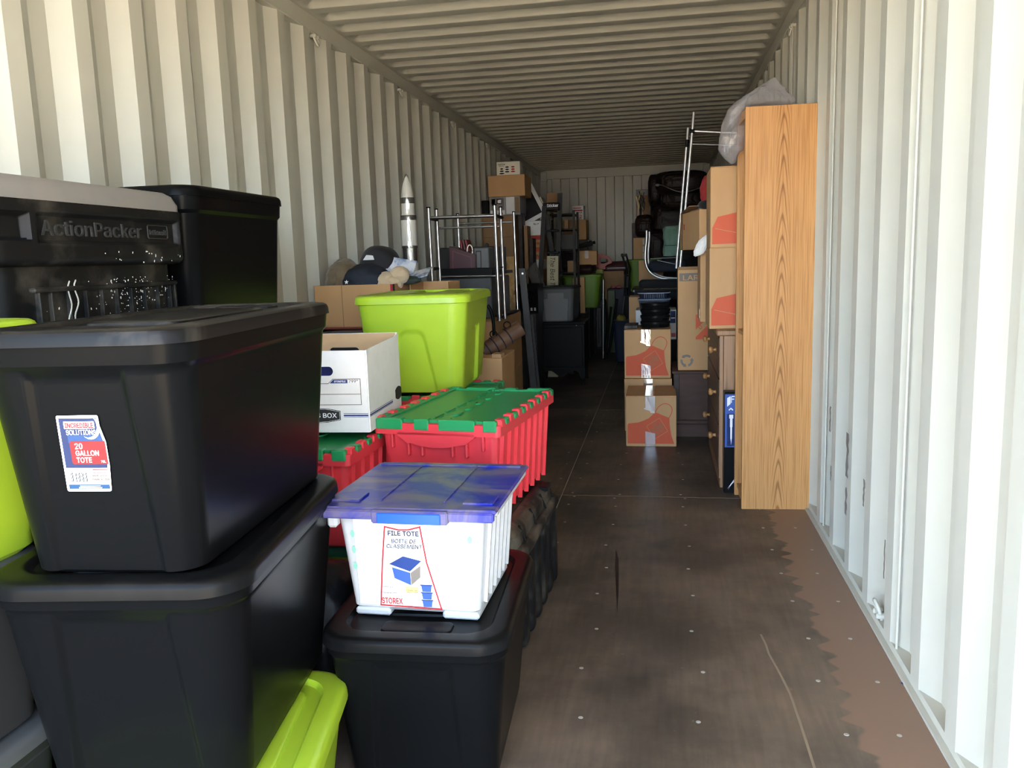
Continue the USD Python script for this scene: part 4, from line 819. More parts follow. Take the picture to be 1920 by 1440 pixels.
wrap = lathe([(R1 + .006, .0), (R1 + .005, Zr(470)), (R1 + .006, Zr(410)), (R2 + .006, Zr(398)), (R2 + .005, Zr(372)), (.030, Zr(348)), (.017, Zr(338)), (.013, Zr(330)), (.004, Zr(326))], 40)
wrap = wrap.subdivide(); nn = meshkit.fbm(wrap.vertices * 60, 3, 2) - .5; wrap.vertices[:, :2] *= (1 + .06 * nn)[:, None]
part('film_wrap', wrap, 'film_clear', rk, smooth=True)

# tall carton with torn flap and the strapped brown roll on it
ca = carton('cardboard_box', 'tall carton with a torn top edge behind the tall lime tote', .34, .36, .69, (-.435, 4.20, 0), 0, tape=None)
part('torn_edge', [bx(.12, .168, -.19, -.10, .69, .71, .002), bx(-.02, .03, -.202, -.196, .685, .705, .001)], 'kraft_inner', ca)
ro = thing('leather_roll', 'brown leather roll tied with black cords, leaning on the torn carton', 'rolled bag', (-0.301, 4.25, 0.766))
pa, pb = np.array((-0.401, 4.2, 0.694)) - np.array((-0.301, 4.25, 0.766)), np.array((-0.214, 4.3, 0.814)) - np.array((-0.301, 4.25, 0.766))
part('roll', cyl(pa, pb, .047, .042, 28), 'rug_brown', ro, smooth=40)
dirn = (pb - pa) / np.linalg.norm(pb - pa)
for f in (.12, .30, .48, .66):
    p = pa + (pb - pa) * f; part('cord', cyl(p - dirn * .0035, p + dirn * .0035, .0495 - .005 * f, seg=28), 'cloth_black', ro, smooth=40)
    a = np.linspace(0, 2 * np.pi, 22); loop = p + np.c_[.018 * np.cos(a), 0 * a - .01, .060 + .018 * np.sin(a)]
    if f in (.30, .66): part('buckle', pipe(loop, .003, 8), 'black_metal', ro, smooth=50)
solo('cane', pipe(spline([(-0.388, 4.3, 0.938), (-0.369, 4.3, 0.901), (-0.359, 4.3, 0.844), (-0.358, 4.3, 0.796), ((-0.357, 4.3, 0.745)[0], 4.3, .694)], 30), .009, 10), 'black_metal', 'curved black tube rising beside the tall lime tote', 'tube', smooth=50)

# ---------------------------------------------------------------- chrome rack with its bins, on cartons
for i, (z0, z1, lb) in enumerate(((0, .42, 'carton at floor level under the chrome rack'), (.42, .80, 'carton carrying the chrome rack, seen beside the brown roll'))):
    carton('cardboard_box', lb, .48, 1.02, z1 - z0, (-.735, 5.47, z0), 0, tape='tape_brown')
rack = thing('metal_rack', 'chrome tube rack with black joints standing behind the lime tote', 'rack', (-.68, 5.0, .802))
def wr_(p): p = np.array(p); return p - np.array((-.68, 5.0, .802))
posts = {}
for nm, pxt, pxb, Y in (('a', (803, 390), (812, 590), 5.0), ('b', (927, 385), (932, 593), 5.0), ('c', (818, 393), (826, 588), 5.16), ('d', (938, 389), (942, 592), 5.16), ('e', (858, 402), (862, 575), 5.92), ('f', (963, 398), (970, 582), 5.92)): posts[nm] = (pxt, pxb, Y)
PT = dict(a=(-0.885, 5, 1.501), b=(-0.471, 5, 1.499), c=(-0.878, 5.16, 1.499), d=(-0.466, 5.16, 1.495), e=(-0.927, 5.92, 1.507), f=(-0.516, 5.92, 1.505))
for kx, p in PT.items():
    r_ = .0125 if kx in 'ab' else .0105
    q = wr_(p); part('post', cyl((q[0] + .008, q[1], .012), q, r_, seg=16), 'chrome', rack, smooth=40)
    part('cap', cyl((q[0], q[1], q[2] - .002), (q[0], q[1], q[2] + .006), r_ + .001, seg=16), 'black_metal', rack, smooth=40)
    part('foot', cyl((q[0] + .008, q[1], 0), (q[0] + .008, q[1], .016), r_ + .004, seg=16), 'steel', rack, smooth=40)
def bar(p, q, r_, nm='crossbar', mt='chrome'): part(nm, cyl(wr_(p), wr_(q), r_, seg=14), mt, rack, smooth=40)
bar((-0.884, 5, 1.44), (-0.47, 5, 1.439), .0115); bar((-0.876, 5.16, 1.383), (-0.463, 5.16, 1.381), .007); bar((-0.93, 5.92, 1.439), (-0.514, 5.92, 1.438), .007)
bar((-0.47, 5, 1.439), (-0.458, 5.16, 1.433), .011, 'connector', 'black_metal'); bar((-0.888, 5, 1.44), (-0.877, 5.16, 1.436), .011, 'connector', 'black_metal')
bar((-0.896, 5, 1.128), (-0.881, 5.16, 1.132), .011, 'connector', 'black_metal'); bar((-0.478, 5, 1.126), (-0.469, 5.16, 1.127), .011, 'connector', 'black_metal')
bar((-0.88, 5.16, 1.078), (-0.47, 5.16, 1.074), .006); bar((-0.471, 5, 0.833), (-0.511, 5.92, 0.803), .012, 'side_rail', 'black_metal'); bar((-0.885, 5, 0.841), (-0.939, 5.92, 0.839), .012, 'side_rail', 'black_metal')
trx0, trx1, tz0, tz1 = -0.893, -0.536, 1.079, 1.127
part('tray', [bx(trx0 + .68, trx1 + .68, .20, .92, tz0 - .802, tz0 - .802 + .02, .003), bx(trx0 + .68, trx1 + .68, .19, .205, tz0 - .802, tz1 - .802, .003)], 'black_metal', rack)
xa, xb, za, zbb = -0.891, -0.552, 0.829, 1.065
solo('storage_chest', bx(xa, xb, 5.22, 5.86, .803, zbb, .006), 'grey_metal', 'flat-fronted dark grey chest under the tray of the chrome rack', 'chest')
xa, xb, za, zbb = -0.97, -0.866, 1.128, 1.264
solo('storage_case', bx(xa, xb + .30, 5.50, 5.85, tz0 + .02, zbb, .005), 'grey_dark_plastic', 'black case standing behind the maroon bin on the rack tray', 'case')
mb = thing('file_bin', 'maroon slant-topped file bin with a panelled side on the rack tray', 'bin', (0, 0, 0))
A = [(-0.828, 5.24, 1.14), (-0.662, 5.24, 1.138), (-0.657, 5.24, 1.25), (-0.824, 5.24, 1.309)]
mb.GetAttribute('xformOp:translate').Set(Gf.Vec3d(A[0][0], 5.24, tz0 + .021))
pg = Polygon([(p[0] - A[0][0], p[2] - A[0][2]) for p in A]); 
part('body', onto(ext(pg, .20), (0, .20, 0), (1, 0, 0), (0, 0, 1)), 'maroon', mb)
pi_ = pg.buffer(-.020); part('panel_moulding', onto(ext(pi_.difference(pi_.buffer(-.006)), .004), (0, 0, 0), (1, 0, 0), (0, 0, 1)), 'maroon_light', mb)
xa, xb, za, zbb = -0.676, -0.578, 1.133, 1.256
gb = thing('storage_bin', 'small grey bin with a panelled end beside the maroon bin on the rack', 'bin', ((xa + xb) / 2, 5.38, tz0 + .021))
wq, hq = (xb - xa), zbb - tz0 - .021
part('body', bx(-wq / 2, wq / 2, -.08, .10, 0, hq, .006), 'grey_plastic', gb); part('panel_moulding', onto(ext(sbox(-wq * .38, .02, -wq * .02, hq - .02).difference(sbox(-wq * .32, .028, -wq * .08, hq - .028)), .003), (0, -.08, 0), (1, 0, 0), (0, 0, 1)), 'grey_dark_plastic', gb)
for i, (lb, mt) in enumerate((('leftmost red folder standing behind the maroon bin', 'book_red'), ('middle red folder behind the maroon bin', 'maroon_light'), ('right red folder behind the maroon bin', 'book_red'))):
    p = (-0.78, 5.46, 1.241); m = rot(bx(-.006, .006, -.06, .06, -.09, .085, .001), -8 - 3 * i, (0, 1, 0)); solo('folder', mv(m, p[0] + i * .022, 5.47, p[2] - .012), mt, lb, 'folder')
p = (-0.695, 5.58, 1.293); bk_ = thing('hand_brush', 'black-handled brush leaning in the case on the rack', 'brush', (p[0], 5.44, tz0 + .022), ry=24)
part('handle', rbox(-.012, .012, -.01, .01, .03, .20, .008, 6), 'cloth_black', bk_, smooth=40); part('head', rbox(-.02, .02, -.014, .014, 0, .05, .006, 6), 'cloth_black', bk_, smooth=40)
for i, px in enumerate(((905, 461), )):
    p = (-0.703, 5.7, 1.273); solo('rope_coil', mv(pipe(np.c_[.018 * np.cos(np.linspace(0, 6.2, 24)), 0 * np.linspace(0, 1, 24), .035 * np.sin(np.linspace(0, 6.2, 24))], .004, 8), p[0], 5.30, tz0 + .16), 'paper_cream', 'loop of cream cord hanging over the grey bin', 'cord', smooth=50)

# OSB board and the carton column behind the rack
xa, xb, za, zbb = -0.701, -0.6, 0.79, 1.196
solo('osb_board', bx(xa, xb, 6.35, 6.365, 0.0, zbb, .001), 'osb', 'upright strip of OSB board behind the right posts of the rack', 'board')
Yc = 8.0
xa, xb, za, zbb = -1.257, -0.888, 1.211, 1.599
zm = (-1.088, 8, 1.391)[2]
carton('cardboard_box', 'carton at floor level in the column behind the chrome rack', .40, .42, .55, ((xa + xb) / 2, Yc + .22, 0), 0)
carton('cardboard_box', 'second carton from the floor in the column behind the chrome rack', .40, .42, zm - .38 - .55, ((xa + xb) / 2, Yc + .22, .55), 0)
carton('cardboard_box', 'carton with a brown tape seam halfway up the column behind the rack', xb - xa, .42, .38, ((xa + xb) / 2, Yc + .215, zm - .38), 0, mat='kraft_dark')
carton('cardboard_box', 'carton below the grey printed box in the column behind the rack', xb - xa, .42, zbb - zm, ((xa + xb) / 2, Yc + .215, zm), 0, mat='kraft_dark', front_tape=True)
X0, X1, Z0, Z1 = -1.115, -0.817, 1.595, 1.771
pbx = thing('printed_box', 'grey and white printed product box under the top brown carton', 'box', ((X0 + X1) / 2, Yc + .2, zbb))
wq, hq = X1 - X0, Z1 - zbb
part('body', bx(-wq / 2, wq / 2, -.2, .18, 0, hq, .002), 'cloth_grey', pbx)
def pf(m): return onto(m, (-wq / 2, -.2005, 0), (1, 0, 0), (0, 0, 1))
for (a, b, c, d, mt) in ((.03, .3, .48, .95, 'ink_grey'), (.55, .05, .82, .98, 'box_white'), (.03, .03, .5, .26, 'box_white'), (.07, .62, .19, .9, 'ink_black'), (.24, .62, .42, .9, 'ink_black'), (.27, .67, .39, .85, 'ink_white'), (.84, .1, .98, .95, 'ink_brown')): part('print', pf(ext(sbox(a * wq, b * hq, c * wq, d * hq), .0006 if mt != 'ink_white' else .0010)), mt, pbx)
part('print', pf(ext(Point(.36 * wq, .06 * hq).buffer(.022).difference(Point(.36 * wq, .06 * hq).buffer(.014)).intersection(sbox(0, .06 * hq, 1, 1)), .0010)), 'ink_black', pbx)
X2, X3, Z2, Z3 = -1.2, -1.131, 1.615, 1.748
cr = thing('slatted_box', 'small black slatted box left of the grey printed box', 'box', ((X2 + X3) / 2 - .01, 8.12, zbb))
part('body', bx(-.035, .035, -.06, .06, 0, Z3 - zbb, .003), 'black_metal', cr)
for i in range(4): part('slat', bx(-.028 + i * .016, -.022 + i * .016, -.066, -.06, .01, Z3 - zbb - .01), 'black_metal', cr)
X4, X5, Z4, Z5 = -1.113, -0.756, 1.757, 1.97
carton('cardboard_box', 'brown carton at the top of the column, below the white game box', X5 - X4, .40, Z5 - Z1, ((X4 + X5) / 2, 7.95 + .2, Z1), 0)
X6, X7, Z6, Z7 = -1.03, -0.803, 1.972, 2.096
gm = thing('game_box', 'white box printed with stacked shapes at the very top of the column', 'box', ((X6 + X7) / 2, 8.08, Z5))
wq, hq = X7 - X6, Z7 - Z5
part('body', bx(-wq / 2, wq / 2, -.1, .1, 0, hq, .002), 'paper_cream', gm)
def gf(m): return onto(m, (-wq / 2, -.1005, 0), (1, 0, 0), (0, 0, 1))
part('lettering', gf(mv(text('Stacking', .012, True, width=.3 * wq), .06 * wq, .78 * hq)), 'ink_black', gm); part('lettering', gf(mv(text('RINGS', .010, True, width=.22 * wq), .09 * wq, .66 * hq)), 'ink_brown', gm)
for i, (u, mt) in enumerate(((.22, 'ink_black'), (.45, 'ink_navy'), (.70, 'ink_red'))):
    for j, ww in enumerate((.14, .11, .08) if i == 0 else (.12, .10, .10)):
        part('printed_ring', gf(ext(affinity.scale(Point(u * wq, (.14 + .17 * j + (.12 if i else 0)) * hq).buffer(1), ww * wq / 1.3, .055 * hq), .0006)), mt, gm)
solo('folded_clothes', rbox(-1.135, -.775, 3.885, 4.235, .874, 1.062, .05, 6), 'cloth_grey', 'grey folded clothes filling the open clothes carton below the caps', 'clothes', smooth=True)

# ---------------------------------------------------------------- middle distance: posts, cabinet, crate, ladder, shelf
for i, (a, b, lb) in enumerate((((-0.48, 6, 1.107), (-0.42, 6, 0.27), 'dark grey bed rail with a bolt near its top, leaning beside the rack'), ((-0.466, 6.25, 0.751), (-0.427, 6.25, 0.215), 'shorter dark bed rail standing just behind the bolted one'))):
    a, b = np.array(a), np.array(b); d = (b - a) / (b[2] - a[2]); base = a - d * (a[2])
    t = thing('bed_rail', lb, 'bed rail', base); top = a - base; w = .024 if i == 0 else .018
    m = loft([np.array([(-w, -.012, 0), (w, -.012, 0), (w, .012, 0), (-w, .012, 0)]), np.array([(-w, -.012, 0), (w, -.012, 0), (w, .012, 0), (-w, .012, 0)]) + top])
    part('rail', m, 'grey_metal', t)
    if i == 0: part('bolt', mv(rot(lathe([(.0001, .006), (.008, .005), (.010, 0)], 12), 90, (1, 0, 0)), top[0] * .965, -.012 + top[1], top[2] * .965), 'steel_white', t)
# black night stand on curved legs
X0, X1, Z0, Z1 = -0.622, -0.184, 0.108, 0.586
ns = thing('nightstand', 'black wooden cabinet with a scalloped base carrying the grey tote', 'cabinet', ((X0 + X1) / 2, 7.6 + .22, 0))
w_ = X1 - X0
part('top', bx(-w_ / 2 - .012, w_ / 2 + .012, -.232, .22, Z1 - .022, Z1, .005), 'black_metal', ns)
part('body', bx(-w_ / 2, w_ / 2, -.215, .21, .13, Z1 - .022, .003), 'black_metal', ns)
part('door', bx(-w_ / 2 + .02, w_ / 2 - .02, -.224, -.215, .17, Z1 - .05, .004), 'black_metal', ns)
ap_ = Polygon([(-w_ / 2, 0), (-w_ / 2 + .04, 0)] + [(x, .045 - .03 * math.cos(x / w_ * 12)) for x in np.linspace(-w_ / 2 + .06, w_ / 2 - .06, 20)] + [(w_ / 2 - .04, 0), (w_ / 2, 0), (w_ / 2, .09), (-w_ / 2, .09)])
part('apron', onto(ext(ap_, .016), (0, -.205, .06), (1, 0, 0), (0, 0, 1)), 'black_metal', ns)
for sx in (-1, 1):
    for yy in (-.195, .19): part('leg', cyl((sx * (w_ / 2 - .02), yy, 0), (sx * (w_ / 2 - .025), yy, .14), .011, .02, 12), 'black_metal', ns, smooth=40)
part('knob', mv(blob((0, 0, 0), (.006, .006, .006), 0, 1, 0, 2), w_ / 2 - .07, -.229, Z1 - .012 - .02), 'steel_white', ns, smooth=True)
ZT = Z1
X0, X1, Z0, Z1 = -0.62, -0.272, 0.58, 0.91
gt = thing('grey_tote', 'grey tote with a stepped front panel standing on the black cabinet', 'storage tote', ((X0 + X1) / 2 + .01, 7.62 + .25, ZT), -3)
w_ = X1 - X0; hh = Z1 - ZT
part('body', tote_body(w_ - .05, .40, w_ - .012, .46, hh - .015, .035, band=.002, bump=0), 'grey_plastic', gt, smooth=28)
tl = math.atan2(.03, hh)
part('front_panel', onto(ext(Polygon([(-.10, .0), (.10, .0), (.115, hh * .55), (.115, hh * .62), (.075, hh * .64), (.075, hh * .80), (-.075, hh * .80), (-.075, hh * .64), (-.115, hh * .62), (-.115, hh * .55)]).buffer(-.004).buffer(.004), .004), (0, -.2015, .008), (1, 0, 0), (0, -math.sin(tl), math.cos(tl))), 'grey_light_plastic', gt)
part('lid', mv(lid(w_ - .012, .46, .04, over=.010, lip=.022, tab=False), 0, 0, hh - .022), 'grey_dark_plastic', gt, smooth=35)
# crate left of it, on a dark box
X0, X1, Z0, Z1 = -0.649, -0.537, 0.1, 0.71
solo('dark_box', bx(X0 - .10, X1, 7.0, 7.4, 0, Z1, .004), 'grey_dark_plastic', 'dark grey box on the floor under the black basket', 'box')
X2, X3, Z2, Z3 = -0.625, -0.524, 0.708, 0.954
bs = thing('basket', 'black plastic basket pierced with square holes, left of the grey tote', 'basket', ((X2 + X3) / 2 - .05, 7.2, Z1))
w_, hh = (X3 - X2) + .10, Z3 - Z1
pg = sbox(-w_ / 2, 0, w_ / 2, hh)
for i in range(6):
    for j in range(4):
        if j != 2 or True: pg = pg.difference(sbox(-w_ / 2 + .014 + i * (w_ - .02) / 6, .02 + j * hh / 5.2, -w_ / 2 + .014 + i * (w_ - .02) / 6 + .018, .02 + j * hh / 5.2 + .028))
part('front', onto(ext(pg, .004), (0, -.16, 0), (1, 0, 0), (0, 0, 1)), 'black_plastic', bs); part('back', onto(ext(pg, .004), (0, .16, 0), (1, 0, 0), (0, 0, 1)), 'black_plastic', bs)
for s in (-1, 1): part('side', bx(s * w_ / 2 - .002, s * w_ / 2 + .002, -.16, .16, 0, hh), 'black_plastic', bs)
part('bottom', bx(-w_ / 2, w_ / 2, -.16, .16, 0, .005), 'black_plastic', bs); part('rim', [bx(-w_ / 2 - .006, w_ / 2 + .006, s * .16 - .007, s * .16 + .007, hh - .012, hh) for s in (-1, 1)], 'black_plastic', bs)
for i, (px, py, rxx) in enumerate(((998, 560, 0), (1000, 575, 0))):
    solo('white_card', mv(bx(-.03, .03, -.002, .002, 0, .05), (-0.582, 7.1, 0.832)[0] + .004 * i, 7.10 + .05 * i, Z1 + .006 + .0 * i), 'paper_white', ('white card inside the pierced basket, front one', 'white card at the back of the pierced basket')[i], 'card')

# black steel shelf unit with what stands on it
X0, X1, Z0, Z1 = -0.651, -0.384, 0.743, 1.662
XS0, XS1 = X0 - .01, X1
sh = thing('shelf_unit', 'black metal shelf unit with open shelves behind the step ladder', 'shelf', ((XS0 + XS1) / 2, 9.0, 0))
w_ = XS1 - XS0
for sx in (-1, 1):
    for yy in (-.2, .2): part('post', bx(sx * w_ / 2 - .012, sx * w_ / 2 + .012, yy - .012, yy + .012, 0, Z1), 'ladder_grey' if (sx > 0 and yy < 0) else 'black_metal', sh)
SZ = [.12, .50, (-0.507, 9, 1.02)[2], (-0.502, 9, 1.26)[2], (-0.497, 9, 1.475)[2], Z1 - .03]
for z in SZ: part('shelf_board', bx(-w_ / 2, w_ / 2, -.205, .205, z - .015, z, .002), 'black_metal', sh)
xc = (XS0 + XS1) / 2
def onshelf(name, lb, c, k, x, w, d, h, mt, y=8.86): return solo(name, bx(xc + x - w / 2, xc + x + w / 2, y, y + d, SZ[k], SZ[k] + h, .003), mt, lb, c)
onshelf('small_box', 'small tan box on the lower visible shelf behind the ladder', 'box', 2, .10, .09, .15, .12, 'kraft_dark')
onshelf('bottle_box', 'pale narrow box on the upper shelf behind the ladder steps', 'box', 4, -.02, .045, .1, .11, 'kraft')
onshelf('bottle_box', 'second pale narrow box on the upper shelf behind the ladder', 'box', 4, .05, .045, .1, .095, 'kraft_dark')
onshelf('dark_case', 'dark case on the middle shelf behind the ladder', 'case', 3, .08, .17, .2, .16, 'grey_dark_plastic')
for i in range(4): onshelf('dvd_case', f'{("first","second","third","fourth")[i]} upright black case from the left on the low shelf', 'case', 1, -.06 + .06 * i, .022, .16, .20 - .02 * (i % 2), 'grey_dark_plastic' if i % 2 else 'black_plastic_matte')
solo('small_carton', bx((-0.671, 8.9, 1.868)[0], (-0.557, 8.9, 1.863)[0], 8.86, 9.06, Z1, (-0.614, 8.9, 1.855)[2], .003), 'kraft_dark', 'small brown carton on top of the black shelf unit', 'cardboard box')

# folded step ladder in front of the shelf
lad = thing('step_ladder', 'dark grey step ladder with white lettering on its top, leaning at the shelf', 'ladder', (0, 0, 0))
o = np.array(((-0.564, 8.35, 0.982)[0], 8.35, 0.0)); lad.GetAttribute('xformOp:translate').Set(Gf.Vec3d(*map(float, o)))
def lq(p): return np.array(p) - o
def rail(p, q, w=.022, d=.035, nm='rail', mt='ladder_grey'):
    p, q = lq(p), lq(q); s = np.array([(-w, -d / 2, 0), (w, -d / 2, 0), (w, d / 2, 0), (-w, d / 2, 0)]); part(nm, loft([s + q, s + p]), mt, lad)
def down(p, q):                                                      # carries a rail on to the floor
    p, q = np.array(p), np.array(q); d = (q - p) / (q[2] - p[2]); return p - d * p[2]
for p, q in (((-0.62, 8.3, 1.688), (-0.682, 8.3, 0.986)), ((-0.477, 8.42, 1.814), (-0.517, 8.42, 1.022)), ((-0.614, 8.36, 1.608), (-0.555, 8.36, 1.184))): rail(p, down(p, q))
tp = lq((-0.552, 8.3, 1.654)); part('top_plate', bx(tp[0] - .085, tp[0] + .075, -.06, .04, tp[2] - .012, tp[2] + .062, .006), 'black_metal', lad)
part('lettering', onto(text('Sticker', .028, True, .001, width=.115), (tp[0] - .045, -.0605, tp[2] + .020), (1, 0, 0), (0, 0, 1)), 'ink_white', lad)
for i in range(6):
    z = tp[2] - .20 - .215 * i; f = i / 6; part('step', bx(tp[0] - .06 - .02 * f, tp[0] + .06 + .0 * f, -.03, .06, z - .02, z, .003), 'black_metal', lad)

# the column of boxes and frames left of the ladder
xL, xR = (-0.816, 8.5, 1.365)[0], (-0.678, 8.5, 1.36)[0]; cxx = (xL + xR) / 2 - .05; ww = xR - xL + .10
zz = [0, .42, (-0.753, 8.5, 1.065)[2] - .001, (-0.75, 8.5, 1.162)[2], (-0.746, 8.5, 1.292)[2], (-0.743, 8.5, 1.41)[2], (-0.739, 8.5, 1.555)[2]]
lbs = ['carton at floor level in the column left of the ladder', 'second carton in the column left of the ladder, behind the pale sign', 'white box low in the column left of the ladder', 'lower of two brown and red printed boxes left of the ladder', 'upper of two brown and red printed boxes left of the ladder', 'white box with small dark print under the picture frames']
for i, lb in enumerate(lbs):
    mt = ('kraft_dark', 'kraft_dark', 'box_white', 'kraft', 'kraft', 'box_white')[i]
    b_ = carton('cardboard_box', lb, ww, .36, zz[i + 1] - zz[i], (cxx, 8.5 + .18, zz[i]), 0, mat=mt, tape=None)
    h_ = zz[i + 1] - zz[i]
    def f(m): return onto(m, (-ww / 2, -.1805, 0), (1, 0, 0), (0, 0, 1))
    if i in (3, 4):
        part('print', f(ext(sbox(.05, h_ * .62, ww - .002, h_ * .96), .0006)), 'ink_red' if i == 4 else 'ink_orange', b_)
        part('lettering', f(mv(text(('wine', 'farm')[i - 3], h_ * .3, True, width=ww * .42), ww * .5, h_ * .15)), 'ink_red', b_)
    if i == 5: part('lettering', f(mv(text('No 9', .018, True), ww * .62, h_ * .72)), 'ink_black', b_)
ztop = zz[-1]
fr = thing('picture_frame', 'white framed dark picture leaning on the white printed box', 'picture frame', (cxx + .02, 8.60, ztop), ry=-26)
H_ = (-0.772, 8.6, 1.905)[2] - ztop
part('frame', onto(ext(sbox(-.16, 0, .16, H_).difference(sbox(-.12, .04, .12, H_ - .04)), .025), (0, 0, 0), (1, 0, 0), (0, 0, 1)), 'paper_white', fr)
part('picture', bx(-.125, .125, .005, .012, .035, H_ - .035), 'cloth_black', fr)
solo('blank_canvas', mv(rot(bx(-.018, .018, -.12, .12, 0, H_ * .93, .002), -24, (0, 1, 0)), cxx + .10, 8.78, ztop + .02), 'paper_white', 'second white canvas leaning behind the framed picture', 'canvas')
solo('blank_canvas', mv(rot(bx(-.014, .014, -.12, .12, 0, H_ * .70, .002), -22, (0, 1, 0)), cxx + .165, 8.80, ztop + .02), 'paper_cream', 'shorter cream canvas at the right of the leaning frames', 'canvas')
# dark boards left of the column
for i in range(3):
    p = (-0.816, 8.2, 1.593); solo('dark_board', bx(p[0] - .03 + .045 * i, p[0] + .005 + .045 * i, 8.05 + .04 * i, 8.25 + .04 * i, 0, p[2] - .12 * i + .02, .002), 'dark_wood' if i != 1 else 'kraft_dark', ('tallest of three dark boards on edge between the boxes', 'middle board on edge between the boxes, brown', 'shortest of three dark boards on edge between the boxes')[i], 'board')
# painted sign and weathered board in front
xa, xb, za, zb_ = -0.616, -0.502, 0.863, 1.195
sg = thing('wooden_sign', 'pale wooden sign lettered downwards behind the grey tote', 'sign', ((xa + xb) / 2, 8.13, 0), ry=1.5)
w_ = xb - xa; part('board', bx(-w_ / 2, w_ / 2, -.010, .010, .0, zb_, .003), 'pale_sign', sg)
part('edge', [bx(-w_ / 2 - .001, -w_ / 2 + .004, -.011, .011, 0, zb_, .001), bx(w_ / 2 - .004, w_ / 2 + .001, -.011, .011, 0, zb_, .001)], 'ink_brown', sg)
part('lettering', onto(text('The Best Things', .046, False, .001, width=.415, slant=.15), (-.022, -.0108, zb_ - .006), (0, 0, -1), (1, 0, 0)), 'ink_black', sg)
a_, b2 = (-0.731, 7.85, 1.115), (-0.532, 7.85, 0.883)
wbq = thing('weathered_board', 'weathered grey board leaning diagonally behind the basket', 'board', (a_[0] - .02, 7.86, ZT))
L2 = math.hypot(b2[0] - a_[0], a_[2] - b2[2]); sl = (b2[0] - a_[0]) / (a_[2] - b2[2]); zt_ = a_[2]
zt_ -= ZT; m = loft([np.array([(sl * zt_ * .45, 0, 0), (sl * zt_ * .45 + .10, 0, 0), (sl * zt_ * .45 + .10, .018, 0), (sl * zt_ * .45, .018, 0)]), np.array([(0, 0, zt_ - .05), (.09, 0, zt_ + .03), (.09, .018, zt_ + .03), (0, .018, zt_ - .05)])])
part('plank', m, 'old_board', wbq)

# things right of the shelf, in front of the end wall
X0, X1, Z0, Z1 = -0.537, -0.398, 1.385, 1.632
carton('cardboard_box', 'pair-height brown carton against the end wall right of the shelf', X1 - X0 + .14, .4, Z1 - Z0, ((X0 + X1) / 2 - .07, 10.6, Z0), 0)
zq = Z0; xq = (X0 + X1) / 2 - .07
X0, X1, Z0, Z1q = -0.572, -0.433, 1.633, 1.808
fb = thing('printed_box', 'white box with red stripes and letters on the brown carton by the end wall', 'box', ((X0 + X1) / 2, 10.6, Z1)); w_, h_ = X1 - X0, Z1q - Z1
part('body', bx(-w_ / 2, w_ / 2, -.12, .12, 0, h_, .002), 'box_white', fb)
def f(m): return onto(m, (-w_ / 2, -.1205, 0), (1, 0, 0), (0, 0, 1))
part('print', f(ext(sbox(.01, h_ * .62, w_ * .9, h_ * .72), .0006)), 'ink_red', fb); part('print', f(ext(sbox(.01, h_ * .8, w_ * .8, h_ * .86), .0006)), 'ink_red', fb)
part('lettering', f(rot(text('T-FAL', .032, True, width=h_ * .6), -90, (0, 0, 1)).apply_translation((w_ * .6, h_ * .6, 0))), 'ink_red', fb)
X0, X1, Z0, Z1 = -0.615, -0.365, -0.258, 1.305
solo('cabinet', bx(X0 - .05, X1, 10.22, 10.85, 0, zq, .006), 'dark_wood', 'dark cabinet against the end wall carrying the brown carton', 'cabinet')
# black umbrella on the cabinet front edge
p, q = (-0.504, 10.165, 1.286), (-0.27, 10.165, 1.348)
solo('black_crate', bx(p[0] - .17, q[0] + .0, 10.12, 10.21, 0, p[2] - .056, .004), 'black_plastic_matte', 'tall black crate by the end wall under the folded umbrella', 'crate')
um = thing('umbrella', 'folded black umbrella lying in front of the cartons by the end wall', 'umbrella', p)
d_ = np.array(q) - np.array(p); part('canopy', cyl((-.16, .0, -.03), d_ * .85, .022, .034, 14), 'cloth_black', um, smooth=40); part('handle', cyl(d_ * .85, d_, .016, .018, 12), 'black_metal', um, smooth=40)
X0, X1, Z0, Z1 = -0.459, -0.224, 1.081, 1.247
c_ = carton('cardboard_box', 'small open-topped tan carton with a tape strip by the red tool case', X1 - X0, .28, Z1 - Z0, ((X0 + X1) / 2, 9.85, Z0), 2, front_tape=True); zc = Z0
X0, X1, Z0, Z1 = -0.551, -0.249, 0.975, 1.084
solo('duffel_bag', rbox(X0 - .06, X1 + .005, 9.62, 10.05, Z0, Z1 + .004, .055, 8), 'leather_brown', 'brown leather bag lying on the far lime tote', 'bag', smooth=50)
zd = Z0
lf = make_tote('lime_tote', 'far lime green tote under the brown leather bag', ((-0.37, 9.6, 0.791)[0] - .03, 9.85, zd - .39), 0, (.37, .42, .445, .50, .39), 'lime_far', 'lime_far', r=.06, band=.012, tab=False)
solo('crate', bx((-0.489, 9.6, 0.701)[0], (-0.298, 9.6, 0.697)[0], 9.62, 10.1, 0, zd - .392, .005), 'black_plastic_matte', 'black crate on the floor under the far lime tote', 'crate')
xa, xb, za, zb_ = -0.466, -0.334, 0.742, 0.951
carton('cardboard_box', 'tan carton leaning edge-on in front of the far lime tote', xb - xa, .05, zb_ - .55, ((xa + xb) / 2, 9.38, .55), 0, tape='tape_brown')
solo('crate', bx(xa - .15, xb + .02, 9.22, 9.55, 0, .549, .005), 'black_plastic_matte', 'low black crate right of the black cabinet', 'crate')
solo('clear_bag', blob((xb - .02, 9.14, .42), (.06, .06, .10), .2, 4, 2, 4), 'film_clear', 'crinkled clear bag beside the low black crate', 'bag', smooth=True)
